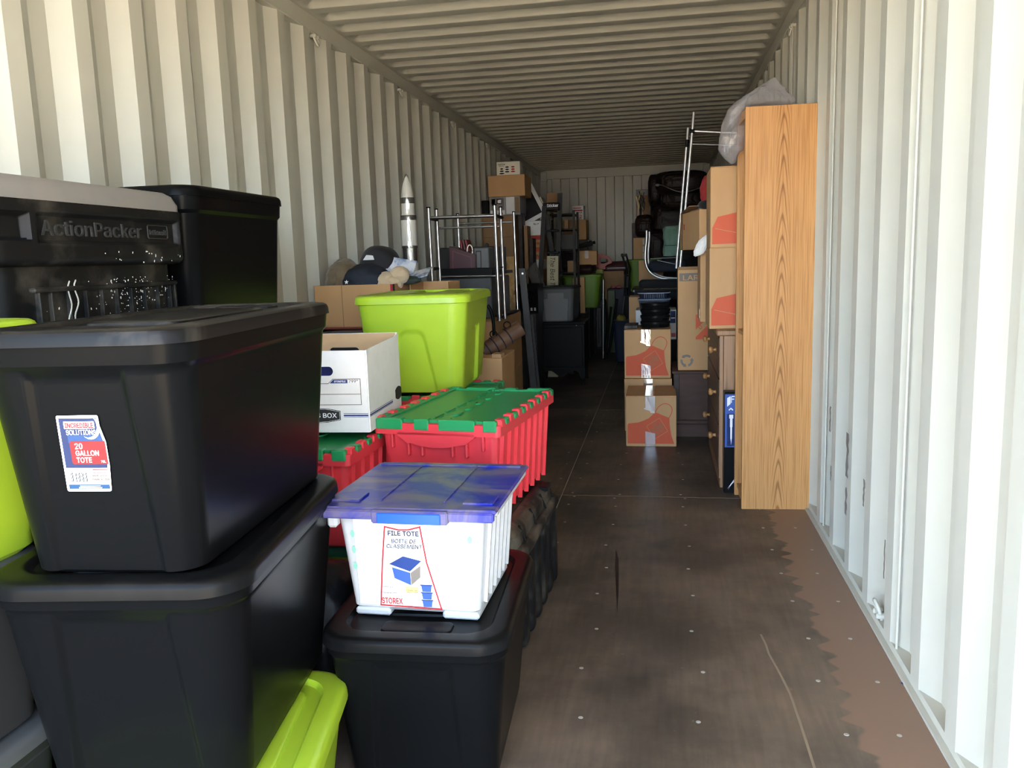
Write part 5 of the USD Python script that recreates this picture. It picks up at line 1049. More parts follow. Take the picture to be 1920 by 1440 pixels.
# red-orange tool case with a loop handle
p = (-0.291, 10.55, 1.05); oc = thing('tool_case', 'orange plastic case with a loop handle by the end wall', 'tool case', (p[0] + .02, 10.55, p[2] - .005))
lp = Polygon(spline([(0, 0), (0, .155), (.06, .165), (.13, .14), (.185, .09), (.195, .05), (.15, .03), (.11, .0), (0, 0)], 60)).buffer(0)
hl = Polygon(spline([(.055, .06), (.06, .11), (.11, .105), (.155, .07), (.13, .05), (.055, .06)], 30)).buffer(0)
part('body', onto(ext(lp.difference(hl), .07), (-.02, .035, 0), (1, 0, 0), (0, 0, 1)), 'orange_plastic', oc)
part('base_box', bx(-.02, .10, -.03, .2, -.03, .0, .004), 'orange_plastic', oc)
X0, X1, Z0, Z1 = -0.309, -0.229, 0.89, 1.05
solo('yellow_box', bx(X0, X1 + .02, 10.5, 10.72, Z0, p[2] - .035, .003), 'yellow_green', 'yellow-green box under the orange tool case', 'box')
X0b, X1b, Z0b, Z1b = -0.326, -0.212, 0.636, 0.89
solo('drawer_stack', [bx(X0b, X1b + .01, 10.49, 10.75, 0, Z1b, .003)] + [bx(X0b, X1b + .01, 10.475, 10.49, Z1b - .06 * (i + 1) + .004, Z1b - .06 * i - .004, .003) for i in range(6)], 'grey_dark_plastic', 'dark stack of small drawers under the yellow-green box', 'drawers')
# suitcase, poles, bin
X0, X1, Z0, Z1 = -0.335, -0.158, 0.034, 0.665
su = thing('suitcase', 'dark upright suitcase with a front pocket standing at the back', 'suitcase', ((X0 + X1) / 2, 10.34, 0)); w_ = X1 - X0; z0 = .03
hs = (-0.245, 10.2, 0.665)[2]
part('body', rbox(-w_ / 2, w_ / 2, -.11, .11, z0, hs, .05, 8), 'grey_dark_plastic', su, smooth=50); part('pocket', rbox(-w_ / 2 + .03, w_ / 2 - .045, -.135, -.09, z0 + .03, hs - .10, .03, 6), 'grey_dark_plastic', su, smooth=50)
part('zip', bx(-.004, .004, -.137, -.130, z0 + .08, hs - .16), 'black_metal', su)
for s in (-1, 1): part('wheel', cyl((s * .05, -.06, .025), (s * .05 + .02, -.06, .025), .025, seg=14), 'black_metal', su, smooth=40)
part('buckle', blob((w_ / 2 - .03, -.115, hs - .06), (.008, .006, .014), .1, 2, 1, 2), 'steel_white', su, smooth=True)
for i, (a, b, r_, mt, lb) in enumerate((((-0.141, 9.6, 0.913), (-0.153, 9.6, 0.138), .006, 'steel_white', 'thin bright rod standing beside the dark suitcase'), ((-0.048, 9.5, 0.605), (-0.116, 9.5, 0.117), .014, 'black_metal', 'dark pole leaning right of the suitcase'), ((0.014, 9.6, 0.69), (-0.079, 9.6, 0.105), .016, 'black_metal', 'thicker dark pole leaning beside the thin dark pole'), ((0.102, 9.55, 0.721), (0.029, 9.55, 0.202), .008, 'grey_metal', 'grey stick leaning in front of the folded chair'))):
    a, b = np.array(a), np.array(b); d = (b - a) / (b[2] - a[2]); solo('pole', cyl(a - d * a[2], a, r_, seg=12), mt, lb, 'pole', smooth=40)
X0, X1, Z0, Z1 = -0.129, -0.064, 0.401, 0.759
solo('plastic_sheet', bx(X0, X1 + .02, 10.2, 10.25, 0, Z1, .003), 'green_dim', 'strip of dull lime plastic standing behind the dark poles', 'plastic sheet')
X0, X1, Z0, Z1 = -0.203, 0.052, 0.729, 1.093
solo('carpet_roll', cyl((X0 - .1, 11.0, Z1 - .08), (X1 + .1, 11.0, Z1 - .07), .09, seg=24), 'maroon', 'dark red rolled carpet lying behind the folded chair', 'rolled carpet', smooth=50)
solo('wooden_chest', bx(X0 - .12, X1 + .12, 10.85, 11.3, 0, Z1 - .175, .006), 'dark_wood', 'dark wooden chest under the rolled carpet at the end wall', 'chest')
solo('gold_trim_board', bx(X0 - .02, X1 - .01, 10.80, 10.83, 0, (-0.092, 10.8, 0.986)[2], .003), 'kraft_dark', 'tan-topped board standing in front of the rolled carpet', 'board')
pq = (-0.045, 10.5, 0.791); solo('pink_shoes', [blob((pq[0] - .035, 10.55, pq[2]), (.03, .05, .02), .1, 3, 1, 3), blob((pq[0] + .035, 10.55, pq[2]), (.03, .05, .02), .1, 3, 2, 3)], 'pink', 'pair of small pink slippers on the dark footlocker among the poles', 'slippers', smooth=True)
solo('footlocker', bx(pq[0] - .1, pq[0] + .14, 10.4, 10.78, 0, pq[2] - .019, .005), 'navy_plastic', 'dark blue footlocker under the pink slippers', 'footlocker')
fc = thing('folding_chair', 'folded black chair standing between the poles and the far tote', 'chair', ((0.102, 9.75, 0.927)[0], 9.75, 0))
t0 = (0.068, 9.75, 1.197); c0 = fc.GetAttribute('xformOp:translate').Get()[0]
for dx in (0, .045): part('back_post', pipe([(t0[0] - c0 + dx, 0, t0[2]), (t0[0] - c0 + dx + .05, 0, t0[2] - .17), (t0[0] - c0 + dx + .035, 0, t0[2] - .35), (t0[0] - c0 + dx - .03, 0, 0)], .011, 10), 'black_metal', fc, smooth=40)
part('back_rest', bx(t0[0] - c0 - .01, t0[0] - c0 + .06, -.01, .01, t0[2] - .03, t0[2] - .005, .003), 'black_metal', fc); part('seat', bx(-.02, .08, -.02, .02, .35, .72, .01), 'cloth_black', fc)
X0, X1, Z0, Z1 = 0.007, 0.143, 0.077, 0.466
nb = thing('blue_bin', 'dark blue bin with a mustard cloth over its edge, behind the moving boxes', 'bin', ((X0 + X1) / 2 + .03, 9.35, 0)); w_ = X1 - X0 + .10
part('body', tote_body(w_ * .8, .26, w_, .32, Z1, .04, band=.02, bump=.004), 'navy_plastic', nb, smooth=30); part('cloth', blob((-.03, -.10, Z1 + .02), (.05, .06, .05), .15, 3, 4, 3), 'mustard', nb, smooth=True)

# ---------------------------------------------------------------- back right corner
# leather sofa stood on its end against the end wall
def puff(R, y, d, e=.55, amp=.05, seed=0, fr=3.0):
    """Stuffed leather shape: a super-ellipsoid with soft creases, spanning x0..x1, z0..z1, from y to y + d."""
    m = trimesh.creation.icosphere(5, 1.0); v = m.vertices; v = np.sign(v) * np.abs(v) ** e; v /= np.abs(v).max(0)
    n = meshkit.fbm(m.vertices * fr + seed * 3.1, 4, seed); cr = np.abs(meshkit.noise(m.vertices * fr * 1.7 + seed, seed + 5) - .5)
    v = v * (1 + amp * 2 * (n - .5) - amp * (cr < .05) * .5)[:, None]
    x0, x1, z0, z1 = R; m.vertices = v * ((x1 - x0) / 2, d / 2, (z1 - z0) / 2) + ((x0 + x1) / 2 - so[0], y + d / 2 - so[1], (z0 + z1) / 2 - so[2]); return m
so = np.array(((0.356, 11, 1.705)[0], 10.95, 0.0))
sf = thing('leather_sofa', 'dark brown leather sofa stood on its end against the end wall', 'sofa', so)
part('base', puff((so[0] + .02, 1.10, .02, (0.726, 11.3, 2.081)[2]), 11.25, .55, .28, .02, 1), 'leather_brown', sf, smooth=True)
part('back', puff((0.393, 1.073, 0.596, 1.883), 10.98, .42, .35, .03, 2), 'leather_brown', sf, smooth=True)
part('seat_cushion', puff((0.427, 1.099, 1.909, 2.204), 10.62, .65, .5, .03, 3), 'leather_brown', sf, smooth=True)
part('arm', puff((0.353, 0.52, 1.79, 2.174), 10.72, .5, .5, .04, 4), 'leather_brown', sf, smooth=True)
part('back_cushion', puff((0.486, 1.087, 1.722, 2), 10.74, .5, .5, .07, 5), 'leather_brown', sf, smooth=True)
part('headrest', puff((0.184, 0.425, 1.391, 1.684), 10.72, .42, .6, .05, 6), 'leather_brown', sf, smooth=True)
part('footrest', puff((0.323, 0.583, 1.024, 1.506), 10.76, .45, .6, .05, 7), 'leather_brown', sf, smooth=True)
part('piping', pipe(spline([np.array(p) - so for p in ((0.455, 10.63, 2.039), (0.597, 10.58, 1.984), (0.764, 10.58, 1.925), (0.937, 10.6, 1.951), (1.047, 10.63, 1.986))], 40), .005, 8), 'steel_white', sf, smooth=40)  # highlight on the leather seam, put into the colour as a bright metal line
part('recliner_lever', blob(tuple(np.array((0.475, 10.66, 2.028)) - so), (.03, .02, .02), .1, 2, 1, 3), 'steel_white', sf, smooth=True)
X0, X1, Z0, Z1 = 0.179, 0.357, 1.605, 2.055
pa_ = thing('painting', 'unframed abstract canvas in black and gold behind the sofa', 'painting', ((X0 + X1) / 2, 11.6, Z0)); w_, h_ = X1 - X0, Z1 - Z0
part('canvas', bx(-w_ / 2, w_ / 2, 0, .03, 0, h_, .002), 'cloth_grey', pa_); part('paint_field', bx(-w_ / 2 + .004, w_ / 2 - .004, -.0008, 0, .004, h_ * .82), 'kraft_dark', pa_)
rng = np.random.default_rng(3)
for i in range(9):
    x = -w_ / 2 + .02 + rng.uniform(0, w_ * .55); z = rng.uniform(.05, h_ * .55); l_ = rng.uniform(.12, .3)
    part('stroke', onto(ext(LineString([(x, z), (x + rng.uniform(-.02, .02), z + l_ / 2), (x + rng.uniform(-.03, .03), min(z + l_, h_ - .02))]).buffer(rng.uniform(.004, .010)), .001), (0, -.0008, 0), (1, 0, 0), (0, 0, 1)), 'ink_black' if i % 3 else 'gold_plastic', pa_)
solo('shelf_stack', bx((0.126, 11.5, 0.735)[0], so[0] - .02, 11.5, 11.8, 0, Z0, .004), 'dark_wood', 'dark box column behind the far lime tote, under the painting', 'box')
X0, X1, Z0, Z1 = 0.188, 0.34, 1.128, 1.381
c_ = carton('cardboard_box', 'tan carton with white labels left of the chrome chair', X1 - X0, .3, Z1 - Z0, ((X0 + X1) / 2, 10.27, Z0), 0, tape=None)
w_, h_ = X1 - X0, Z1 - Z0
for z in (.80, .45, .12): part('white_label', bx(w_ * .22, w_ * .36, -.151, -.1502, h_ * z - .03, h_ * z + .035), 'paper_white', c_)
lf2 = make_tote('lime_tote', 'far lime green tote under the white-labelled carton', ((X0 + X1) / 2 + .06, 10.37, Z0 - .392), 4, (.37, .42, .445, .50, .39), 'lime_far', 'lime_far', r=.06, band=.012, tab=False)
solo('black_crate', bx((X0 + X1) / 2 - .15, (X0 + X1) / 2 + .27, 10.10, 10.64, 0, Z0 - .394, .005), 'black_plastic_matte', 'black crate at the back under the white-labelled carton and its lime tote', 'crate')
xa, xb, za, zb_ = 0.271, 0.421, 0.834, 1.116
# long black table carrying the chair and cushions
TX0, TX1, TZ0, TZ1 = 0.231, 0.681, 0.815, 0.846
tb = thing('table', 'black table behind the moving boxes carrying the chrome chair', 'table', ((TX0 + TX1) / 2 + .1, 8.75, 0)); w_ = TX1 - TX0 + .2
part('tabletop', bx(-w_ / 2, w_ / 2, -.45, .45, TZ1 - .028, TZ1, .004), 'black_metal', tb); part('edge_band', bx(-w_ / 2 + .11, w_ / 2 - .02, -.452, -.45, TZ1 - .006, TZ1 + .001), 'kraft_dark', tb)
part('apron', bx(-w_ / 2 + .03, w_ / 2 - .03, -.42, -.40, TZ1 - .11, TZ1 - .028), 'black_metal', tb)
for sx in (-1, 1):
    for yy in (-.41, .41): part('leg', bx(sx * (w_ / 2 - .04) - .02, sx * (w_ / 2 - .04) + .02, yy - .02, yy + .02, 0, TZ1 - .028, .003), 'black_metal', tb)
part('clamp', blob((-w_ / 2 + .02, -.46, TZ1 - .02), (.012, .012, .012), 0, 1, 1, 2), 'steel_white', tb, smooth=True)
carton('cardboard_box', 'tan carton on the black table behind the black cushion', .26, .05, zb_ - TZ1, ((xa + xb) / 2 + .06, 9.12, TZ1), 0, tape=None)
cs = solo('cushion', rbox((0.294, 8.5, 0.874)[0], (0.726, 8.5, 0.863)[0], 8.34, 8.62, TZ1, TZ1 + .085, .04, 8), 'cloth_black', 'black cushion lying on the table under the chrome chair', 'cushion', smooth=50)
ch = thing('cantilever_chair', 'chrome cantilever chair with dark seat lying on the black table', 'chair', ((0.517, 8.6, 1.16)[0], 8.6, TZ1 + .086))
oc_ = np.array(((0.517, 8.6, 1.16)[0], 8.6, TZ1 + .086))
crv = [(0.372, 8.5, 1.418), (0.365, 8.5, 1.26), (0.359, 8.5, 1.139), (0.38, 8.5, 1.043), (0.453, 8.5, 0.966), (0.559, 8.5, 0.931), (0.7, 8.5, 0.922), (0.831, 8.5, 0.919)]
part('tube', pipe(spline([np.array(p) - oc_ for p in crv], 60), .0135, 14), 'steel_white', ch, smooth=60)
part('tube', pipe(spline([np.array(p) - oc_ + (0.02, .50, 0) for p in crv], 60), .0135, 14), 'steel_white', ch, smooth=60)
p1, p2, p3, p4 = [np.array(p) - oc_ for p in ((0.388, 8.7, 1.121), (0.758, 8.7, 1.109), (0.785, 8.7, 0.936), (0.43, 8.7, 0.989))]
part('seat', rbox(p1[0], p2[0], -.05, .40, p4[2] + .01, p1[2], .05, 8), 'cloth_navy', ch, smooth=50)
part('stay', cyl(np.array((0.407, 8.5, 1.137)) - oc_, np.array((0.674, 8.5, 1.14)) - oc_, .004), 'steel_white', ch); part('stay', cyl(np.array((0.475, 8.5, 1.119)) - oc_, np.array((0.674, 8.5, 1.071)) - oc_, .004), 'steel_white', ch)
X0, X1, Z0, Z1 = 0.539, 0.698, 1.146, 1.459
tw = rbox(0, X1 - X0 + .02, 0, .16, 0, Z1 - Z0, .03, 6).subdivide().subdivide().subdivide()
nn = meshkit.fbm(tw.vertices * 14, 3, 4) - .5; tw.vertices[:, 0] += .03 * nn; tw.vertices[:, 1] += .025 * nn; tw.vertices[:, 2] += .02 * nn
tq = thing('blanket', 'folded teal blanket on the upturned chrome chair', 'blanket', (X0, 8.58, Z0)); part('cloth', tw, 'cloth_teal', tq, smooth=True)
part('fold', bx(.01, X1 - X0 - .01, -.006, .004, .115, .120, .002), 'cloth_green', tq)
solo('green_folder', bx(X1 + .03, X1 + .075, 8.55, 8.85, Z0 + .10, Z1 - .02, .003), 'cloth_green', 'dark green box edge just right of the teal blanket', 'box')
zc_ = p1[2] + oc_[2]
solo('cardboard_tray', bx(X0 - .02, X1 + .10, 8.58, 8.86, zc_, Z0 + .012, .004), 'cloth_black', 'black folded seat pad under the teal blanket', 'seat pad')

# black stackable baskets on the upper moving box, blue tubs behind them
ZB = .6875
bk = thing('bucket_stack', 'stack of black ribbed buckets standing on the upper moving box', 'buckets', (.475, 5.80, ZB))
X0, X1, Z0, Z1 = 0.375, 0.577, 0.675, 0.854
R_ = (X1 - X0) / 2; hz = Z1 - ZB
bk.GetAttribute('xformOp:translate').Set(Gf.Vec3d((X0 + X1) / 2, 5.65 + R_ * .8, ZB))
for i in range(4):
    a, b = hz * i / 4, hz * (i + 1) / 4 - .003
    part('bucket', lathe([(.0001, a), (R_ * .90, a), (R_ * .92, a + .006), (R_ * .97, b - .016), (R_, b - .014), (R_, b), (R_ * .96, b + .002), (.0001, b + .002)], 36), 'black_plastic_matte', bk, smooth=35)
    part('handle', pipe([(R_ * .3 + .02 * i, -R_ * .96, a + .012), (R_ * .3 + .02 * i, -R_ * 1.03, a + .018), (R_ * .55 + .02 * i, -R_ * .92, a + .018), (R_ * .55 + .02 * i, -R_ * .86, a + .012)], .004, 8), 'black_plastic', bk, smooth=40)
solo('dark_folder', bx((0.272, 5.7, 0.688)[0], (0.359, 5.7, 0.687)[0], 5.60, 5.85, ZB, ZB + .022, .002), 'old_board', 'dark flat folder at the left end of the upper moving box', 'folder')
Xc0, Xc1, Zc0, Zc1 = 0.248, 0.323, 0.559, 0.831
carton('cardboard_box', 'carton with small dark print on the floor behind the moving boxes', .30, .35, Zc1, (Xc0 + .15, 7.2, 0), 0); 
mo = thing('printed_patch_box', 'white and blue product box right of the black buckets', 'box', (0, 0, 0))
X0, X1, Z0, Z1 = 0.32, 0.63, 0.521, 0.753
mo.GetAttribute('xformOp:translate').Set(Gf.Vec3d((X0 + X1) / 2, 6.65, 0)); w_ = X1 - X0
part('body', bx(-w_ / 2, w_ / 2, -.15, .15, Z0, Z1, .003), 'box_white', mo); part('base', bx(-w_ / 2, w_ / 2, -.15, .15, 0, Z0 - .001, .003), 'black_metal', mo)
h_ = Z1 - Z0
part('print', bx(w_ / 2 - .045, w_ / 2 - .006, -.1508, -.1502, Z0 + h_ * .55, Z0 + h_ * .95), 'ink_blue', mo); part('print', bx(w_ / 2 - .04, w_ / 2 - .006, -.1508, -.1502, Z0 + .02, Z0 + .05), 'pink', mo); part('print', bx(w_ / 2 - .040, w_ / 2 - .010, -.1514, -.1508, Z0 + h_ * .7, Z0 + h_ * .74), 'ink_white', mo)
X0, X1, Z0q, Z1q = 0.334, 0.59, 0.737, 0.884
for i in range(2):
    zb0 = Z1 + .0 + i * .045; w_ = X1 - X0; hh = Z1q - Z1 - .05 if i == 0 else .05
    tt = thing('blue_tub', ('lower slate blue ribbed tub behind the black buckets', 'upper slate blue tub with pale rim stripes, behind the buckets')[i], 'tub', ((X0 + X1) / 2, 6.66, Z1 if i == 0 else Z1q - .05))
    part('body', tote_body(w_ - .035, .24, w_ - .012, .28, hh - .001, .06, band=.002, bump=0), 'slate_blue' if i == 0 else 'navy_plastic', tt, smooth=28)
    for k in range(11): part('rib', bx(-w_ / 2 + .055 + k * (w_ - .11) / 10 - .003, -w_ / 2 + .055 + k * (w_ - .11) / 10 + .003, -.139, -.125, .004, hh - .008, .001), 'slate_blue', tt)
    o = rr(w_, .30, .07, 8, .1); part('rim', loft([ring(o * .985, hh - .008), ring(o, hh - .007), ring(o, hh), ring(o * .97, hh + .0005)]), 'slate_blue_light', tt, smooth=40)

# dark cabinet with the tall carton
dc = thing('low_cabinet', 'low dark cabinet with a moulded base behind the drawer chest', 'cabinet', (.885, 5.62, 0))
part('top', bx(-.30, .28, -.26, .26, .412, .43, .003), 'taupe_wood', dc); part('body', bx(-.285, .28, -.245, .25, .06, .412, .002), 'taupe_wood', dc); part('plinth', bx(-.29, .28, -.256, .25, 0, .085, .003), 'taupe_wood', dc); part('moulding', bx(-.295, .28, -.262, .25, .085, .112, .006), 'taupe_wood', dc)
part('corner_post', bx(-.29, -.255, -.252, .25, .11, .412, .002), 'dark_wood', dc)
tc_ = thing('tall_carton', 'tall narrow carton with a recycling mark standing on the low dark cabinet', 'cardboard box', (.725, 5.53, .4305))
X0, X1, Z0, Z1 = 0.622, 0.851, 0.445, 1.075
w_, h_ = X1 - X0, Z1 - .4305; tc_.GetAttribute('xformOp:translate').Set(Gf.Vec3d((X0 + X1) / 2, 5.40 + .13, .4305))
part('body', bx(-w_ / 2, w_ / 2, -.13, .13, 0, h_, .003), 'kraft', tc_)
part('torn_flap', rot(bx(-w_ / 2, w_ / 2 - .05, -.13, -.127, h_, h_ + .018), 12, (1, 0, 0), (0, -.13, h_)), 'kraft_dark', tc_)
def f(m): return onto(m, (-w_ / 2, -.1305, 0), (1, 0, 0), (0, 0, 1))
pz = lambda py: (0.685, 5.4, 0.755)[2] - .4305 + (600 - py) * ((0.685, 5.4, 1.093)[2] - (0.685, 5.4, 0.755)[2]) / 100.0
pxx = lambda px: (px - 1271) / 69.0 * w_
pl_ = sbox(pxx(1274), pz(527), pxx(1308), pz(512)); part('printed_patch', f(ext(pl_, .0005)), 'ink_grey', tc_)
part('lettering', f(mv(text('LARGE', .030, True, width=pxx(1330) - pxx(1279)), pxx(1279), pz(525), .0004)), 'kraft', tc_)
cxr, czr = pxx(1287.5), pz(677.5); R0 = pxx(1287.5 + 12) - pxx(1287.5)
for i in range(3):
    a0 = math.radians(90 + 120 * i); arc = [(cxr + R0 * .82 * math.cos(a), czr + R0 * .82 * math.sin(a)) for a in np.linspace(a0 - .75, a0 + .55, 9)]
    e = np.array(arc[-1]); dr = np.array(arc[-1]) - np.array(arc[-2]); dr /= np.linalg.norm(dr); nr = np.array([-dr[1], dr[0]])
    part('recycling_arrow', f(ext(unary_union([LineString(arc).buffer(R0 * .18, cap_style=2), Polygon([e + nr * R0 * .34, e - nr * R0 * .34, e + dr * R0 * .42])]), .0005)), 'ink_grey', tc_)
oq = sbox(pxx(1304.5), pz(637), w_ - .0006, pz(590)); dm = affinity.rotate(sbox(-.03, -.017, .09, .017), 45, origin=(0, 0)); dm = affinity.translate(dm, pxx(1308), pz(622))
part('orange_mark', f(ext(oq.difference(dm), .0005)), 'ink_orange', tc_); part('lettering', f(rot(text('D', .024, True), 45, (0, 0, 1)).apply_translation((pxx(1313), pz(619), 0))), 'ink_orange', tc_)

# chest of drawers along the right wall
dr_ = thing('dresser', 'oak chest of drawers with dark fronts and round wooden knobs by the right wall', 'dresser', (.985, 4.665, 0))
dw, dd, dh = 1.0, .37, .80                                            # dw along the wall
fx = -.185
part('carcass', bx(fx + .02, .185, -dw / 2 + .004, dw / 2, .05, dh - .03, .002), 'oak_dull', dr_)
part('front_stile', bx(fx, fx + .018, -dw / 2, -dw / 2 + .012, .05, dh - .03, .001), 'oak_dull', dr_)
part('plinth', bx(fx + .004, .185, -dw / 2 + .004, dw / 2 - .004, 0, .085, .003), 'oak_dull', dr_)
part('top', bx(fx - .015, .185, -dw / 2 - .015, dw / 2 + .015, dh - .03, dh, .006), 'oak_dull', dr_)
ed = [.095, .325, .555, .765]
for i in range(3):
    d_ = part('drawer', bx(fx - .004, fx + .014, -dw / 2 + .012, dw / 2 - .008, ed[i] + .004, ed[i + 1] - .004, .003), 'drawer_wood', dr_)
    for y in (-.30, .27):
        kn = rot(lathe([(.010, 0), (.008, .010), (.0075, .014), (.016, .020), (.019, .027), (.017, .034), (.010, .038), (.0001, .039)], 20), -90, (0, 1, 0))
        part('knob', mv(kn, fx - .004, y, (ed[i] + ed[i + 1]) / 2 + .02), 'knob_wood', d_, smooth=40)
DZ = .80
X0, X1, Z0, Z1 = 0.753, 0.931, 0.816, 1.2
b1 = carton('moving_box', 'lower big moving box on the oak dresser, beside the bookcase', 1.165 - X0, .36, Z1 - DZ, ((X0 + 1.165) / 2, 4.22 + .18, DZ), 0, tape=None); apron(b1, 1.165 - X0, Z1 - DZ, .36, True)
ZQ = Z1
X0, X1, Z0, Z1 = 0.756, 0.927, 1.203, 1.586
b2_ = carton('moving_box', 'upper big moving box on the oak dresser, beside the bookcase', 1.165 - X0, .36, Z1 - ZQ, ((X0 + 1.165) / 2, 4.22 + .18, ZQ), 0, tape=None); apron(b2_, 1.165 - X0, Z1 - ZQ, .36, True)
ZU = Z1
X0, X1, Z0, Z1 = 0.728, 0.819, 0.84, 1.184
n1 = carton('cardboard_box', 'narrow carton standing at the front of the dresser behind the big boxes', .30, .34, Z1 - DZ, (X0 + .15, 4.66 + .17, DZ), 0, tape=None); ZN = Z1
part('tape_tail', bx(-.1506, -.150, -.10, -.05, .0, .12), 'tape_clear', n1)
X0, X1, Z0, Z1 = 0.726, 0.82, 1.193, 1.41
n2 = thing('cardboard_box', 'worn carton with a dark tape seam and open flaps above the narrow carton', 'cardboard box', (X0 + .155, 4.95, ZN + .012), 9.5)
h_ = Z1 - ZN - .012
part('body', bx(-.20, .22, -.24, .30, 0, h_, .003), 'kraft', n2); part('top_flap', rot(bx(-.20, .12, -.24, .02, h_, h_ + .004), 9, (0, 1, 0), (-.2, 0, h_)), 'kraft_dark', n2); part('top_flap', rot(bx(-.20, .20, .04, .30, h_, h_ + .004), -7, (1, 0, 0), (0, .3, h_)), 'kraft_dark', n2)
part('tape', bx(-.2008, -.20, .22, .27, 0, h_), 'tape_brown', n2); part('white_label', bx(-.08, .02, -.2408, -.24, h_ - .13, h_ - .02), 'paper_white', n2)
part('sheet', bx(-.2008, -.20, .17, .20, h_ * .55, h_ * .70), 'ink_red', n2)
solo('plastic_bag', mv(rot(blob((0, 0, 0), (.030, .02, .068), .2, 2.5, 3, 4), 35, (0, 1, 0)), *(np.array((0.739, 4.6, 1.216)))), 'box_white', 'white plastic bag poking out between the two cartons on the dresser', 'bag', smooth=True)
rc = blob((0, 0, 0), (.07, .07, .10), .18, 2, 11, 4); p = (0.775, 5, 1.522)
solo('red_cloth', mv(rc, p[0] + .035, 5.0, p[2]), 'cloth_red', 'red cloth bundled on the worn carton', 'cloth', smooth=True)
solo('black_cloth', blob((p[0] + .05, 5.02, h_ + ZN + .045), (.10, .12, .05), .1, 2, 4, 3), 'cloth_black', 'black cloth under the red bundle on the worn carton', 'cloth', smooth=True)
# aluminium frame poles rising behind the cartons
al = thing('garment_rack', 'tall frame of two bright aluminium poles with crossbars, leaning behind the cartons', 'frame', (0, 0, 0))
oa = np.array((.66, 5.5, 1.0)); al.GetAttribute('xformOp:translate').Set(Gf.Vec3d(*map(float, oa)))
for a, b, Y in (((0.725, 5.55, 2.059), (0.672, 5.55, 1.459), 0), ((0.698, 5.85, 2.006), (0.645, 5.85, 1.376), 1)):
    a, b = np.array(a), np.array(b); d = (b - a) / (b[2] - a[2]); e = a - d * (a[2] - (tc_.GetAttribute('xformOp:translate').Get()[2] + ((0.685, 5.4, 1.076)[2] - .4305) + .001))
    part('pole', cyl(e - oa, a - oa, .0088, seg=14), 'steel_white', al, smooth=40)
part('crossbar', cyl(np.array((0.719, 5.55, 1.942)) - oa, np.array((1.024, 5.55, 1.911)) - oa, .008, seg=12), 'steel_white', al, smooth=40)
part('crossbar', cyl(np.array((0.698, 5.85, 1.902)) - oa, np.array((1.028, 5.85, 1.874)) - oa, .006, seg=12), 'steel', al, smooth=40)
part('joint', cyl(np.array((0.716, 5.55, 1.942)) - oa - (.014, 0, 0), np.array((0.716, 5.55, 1.942)) - oa + (.014, 0, 0), .014, seg=12), 'black_metal', al, smooth=40)
part('joint', cyl(np.array((0.695, 5.85, 1.93)) - oa, np.array((0.691, 5.85, 1.881)) - oa, .013, seg=12), 'black_metal', al, smooth=40)

# bookcase, its bag, the slim tool box
bc = thing('bookcase', 'tall oak bookcase standing side-on against the right wall', 'bookcase', (1.022, 3.945, 0), 3.0)
bh, bd, bw, t_ = 1.79, .30, .25, .018
part('side_panel', bx(-bd / 2, bd / 2, -bw / 2, -bw / 2 + t_, 0, bh, .0015), 'oak', bc); part('side_panel', bx(-bd / 2, bd / 2, bw / 2 - t_, bw / 2, 0, bh, .0015), 'oak', bc)
part('back_panel', bx(bd / 2 - .008, bd / 2, -bw / 2 + t_, bw / 2 - t_, 0, bh - .002), 'oak', bc)
part('top_board', bx(-bd / 2 + .002, bd / 2 - .008, -bw / 2 + t_, bw / 2 - t_, bh - .045, bh - .003, .001), 'oak', bc)
for z in (.06, .815): part('shelf', bx(-bd / 2 + .010, bd / 2 - .008, -bw / 2 + t_, bw / 2 - t_, z - .018, z, .001), 'oak', bc)
part('kick_board', bx(-bd / 2 + .02, -bd / 2 + .035, -bw / 2 + t_, bw / 2 - t_, 0, .042), 'oak', bc)
pb_ = UsdGeom.Xform.Define(stage, _path('plastic_wrap')); pb_.AddTranslateOp().Set(Gf.Vec3d(1.0, 3.95, 1.79)); pb_ = _tag(pb_.GetPrim(), 'crumpled translucent plastic bag on top of the bookcase, hanging over its edge', 'plastic bag')
def crumple(m, a, s):
    v = m.vertices; n1, n2 = meshkit.fbm(v * 7 + s, 2, 1), meshkit.noise(v * 17 + s, 2); d = v - v.mean(0); d /= np.linalg.norm(d, axis=1, keepdims=True) + 1e-9
    m.vertices = v + d * (a * 1.3 * (n1 - .5) + a * 1.1 * (.25 - np.abs(n2 - .5)))[:, None]; return m
q = lambda p: np.array(p) - (1.0, 3.95, 1.79)
def hullbag(pts, r): return tm(manifold3d.Manifold.batch_hull([manifold3d.Manifold.sphere(rr_, 24).translate(tuple(map(float, p))) for p, rr_ in zip(pts, r)]).refine_to_length(.016))
top = hullbag([q((1.015, 3.98, 1.92)), q((0.927, 3.92, 1.837)), q((1.067, 3.95, 1.834)), q((0.903, 4.02, 1.838)), q((1.069, 4.05, 1.837))], [.008, .02, .02, .025, .02]); top.vertices[:, 2] = np.maximum(top.vertices[:, 2], .004)
part('upper_lobe', crumple(top, .05, 1.0), 'bag_plastic', pb_, smooth=12)
hang = hullbag([q((0.893, 3.96, 1.828)), q((0.833, 3.96, 1.79)), q((0.821, 3.98, 1.694)), q((0.817, 3.98, 1.655)), q((0.843, 3.98, 1.597)), q((0.884, 4, 1.705))], [.025, .022, .022, .028, .015, .02])
part('hanging_lobe', crumple(hang, .05, 4.0), 'bag_plastic', pb_, smooth=12)
sb = thing('tool_box', 'slim black and blue product box standing against the bookcase', 'box', (.862, 4.115, 0), 2.0)
hq = (0.853, 4.08, 0.504)[2]; w_ = .088
part('body', bx(-.044, .044, -.036, .030, 0, hq, .003), 'black_plastic_matte', sb)
def f(m): return onto(m, (-.044, -.0365, 0), (1, 0, 0), (0, 0, 1))
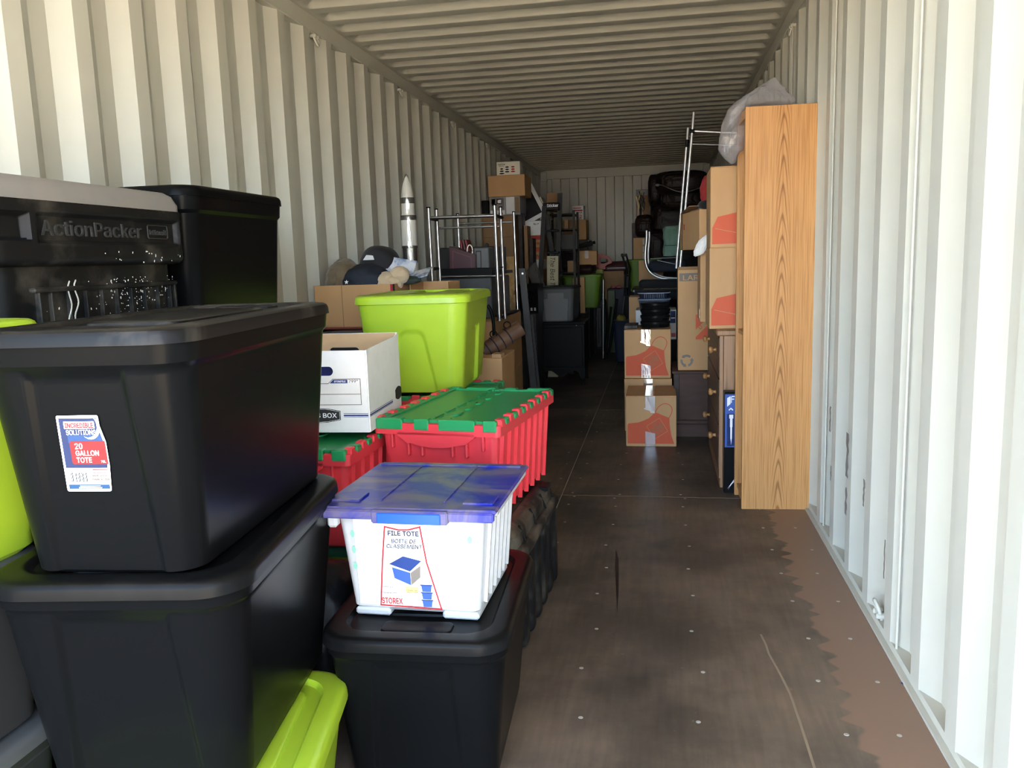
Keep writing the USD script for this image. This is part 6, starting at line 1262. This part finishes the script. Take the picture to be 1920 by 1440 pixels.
zy = lambda py: hq * (925 - py) / (925 - 735.0)
part('blue_panel', f(ext(sbox(.002, zy(838), .078, zy(739)), .0005)), 'ink_blue_light', sb); part('dark_panel', f(ext(sbox(.012, zy(836), .072, zy(775)), .0005)), 'ink_blue', sb)
part('white_mark', f(ext(Polygon([(.012, zy(762)), (.028, zy(757)), (.028, zy(742)), (.012, zy(746))]), .0009)), 'ink_white', sb)
part('white_mark', f(ext(unary_union([sbox(.032, zy(744), .05, zy(742)), sbox(.032, zy(749), .045, zy(747)), sbox(.030, zy(755), .034, zy(744))]), .0009)), 'ink_white', sb)
part('white_mark', f(ext(LineString([(.022, zy(768)), (.030, zy(765)), (.038, zy(768))]).buffer(.003), .0009)), 'ink_white', sb)
part('printed_tool', f(ext(unary_union([sbox(.026, zy(800), .038, zy(778)), sbox(.022, zy(784), .042, zy(777)), sbox(.028, zy(822), .036, zy(800)), Polygon([(.029, zy(822)), (.035, zy(822)), (.032, zy(834))])]), .0009)), 'ink_white', sb)
bl = onto(ext(Polygon([(.016, zy(917)), (.020, zy(919)), (.050, zy(897)), (.066, zy(880)), (.074, zy(868)), (.080, zy(862)), (.080, zy(880)), (.070, zy(892)), (.055, zy(901))]), .0009), (-.044, -.0365, 0), (1, 0, 0), (0, 0, 1))
part('printed_blade', bl, 'ink_white', sb)
X0, X1, Z0, Z1 = 0.87, 0.923, 0.508, 0.656
yb = thing('yellow_pack', 'yellow wrapped packet standing on the slim tool box', 'packet', (.892, 4.112, hq + .0005))
part('pack', rbox(-.022, .022, -.022, .022, 0, Z1 - hq, .008, 6), 'gold_plastic', yb, smooth=50); part('dark_patch', bx(-.012, -.002, -.0228, -.0222, .03, .07), 'dark_green_plastic', yb); part('film', rbox(-.026, .026, -.026, .026, 0, Z1 - hq + .006, .010, 6), 'film_clear', yb, smooth=50)

# repeats share a group
GROUPS = {'lashing_ring': 'lashing rings along the container rails', 'black_tote': 'black plastic totes', 'lime_tote': 'lime green totes', 'grey_tote': 'grey totes', 'moving_box': 'moving boxes', 'cardboard_box': 'plain cardboard cartons',
          'folder': 'red folders on the rack', 'dvd_case': 'upright cases on the low shelf', 'bottle_box': 'pale boxes on the upper shelf', 'dark_board': 'dark boards between the boxes', 'pole': 'poles leaning at the back', 'bed_rail': 'bed rails leaning beside the rack',
          'utility_box': 'black heavy-duty storage boxes', 'blank_canvas': 'blank canvases leaning on the column', 'white_card': 'white cards in the basket', 'blue_tub': 'slate blue tubs', 'crate': 'black crates at the back', 'printed_box': 'printed product boxes'}
for p in stage.GetPrimAtPath('/World').GetChildren():
    b = p.GetName(); b = b[:-4] if b[-3:].isdigit() and b[-4] == '_' else b
    if b in GROUPS and p.GetCustomDataByKey('label') and not p.GetCustomDataByKey('group'): p.SetCustomDataByKey('group', GROUPS[b])
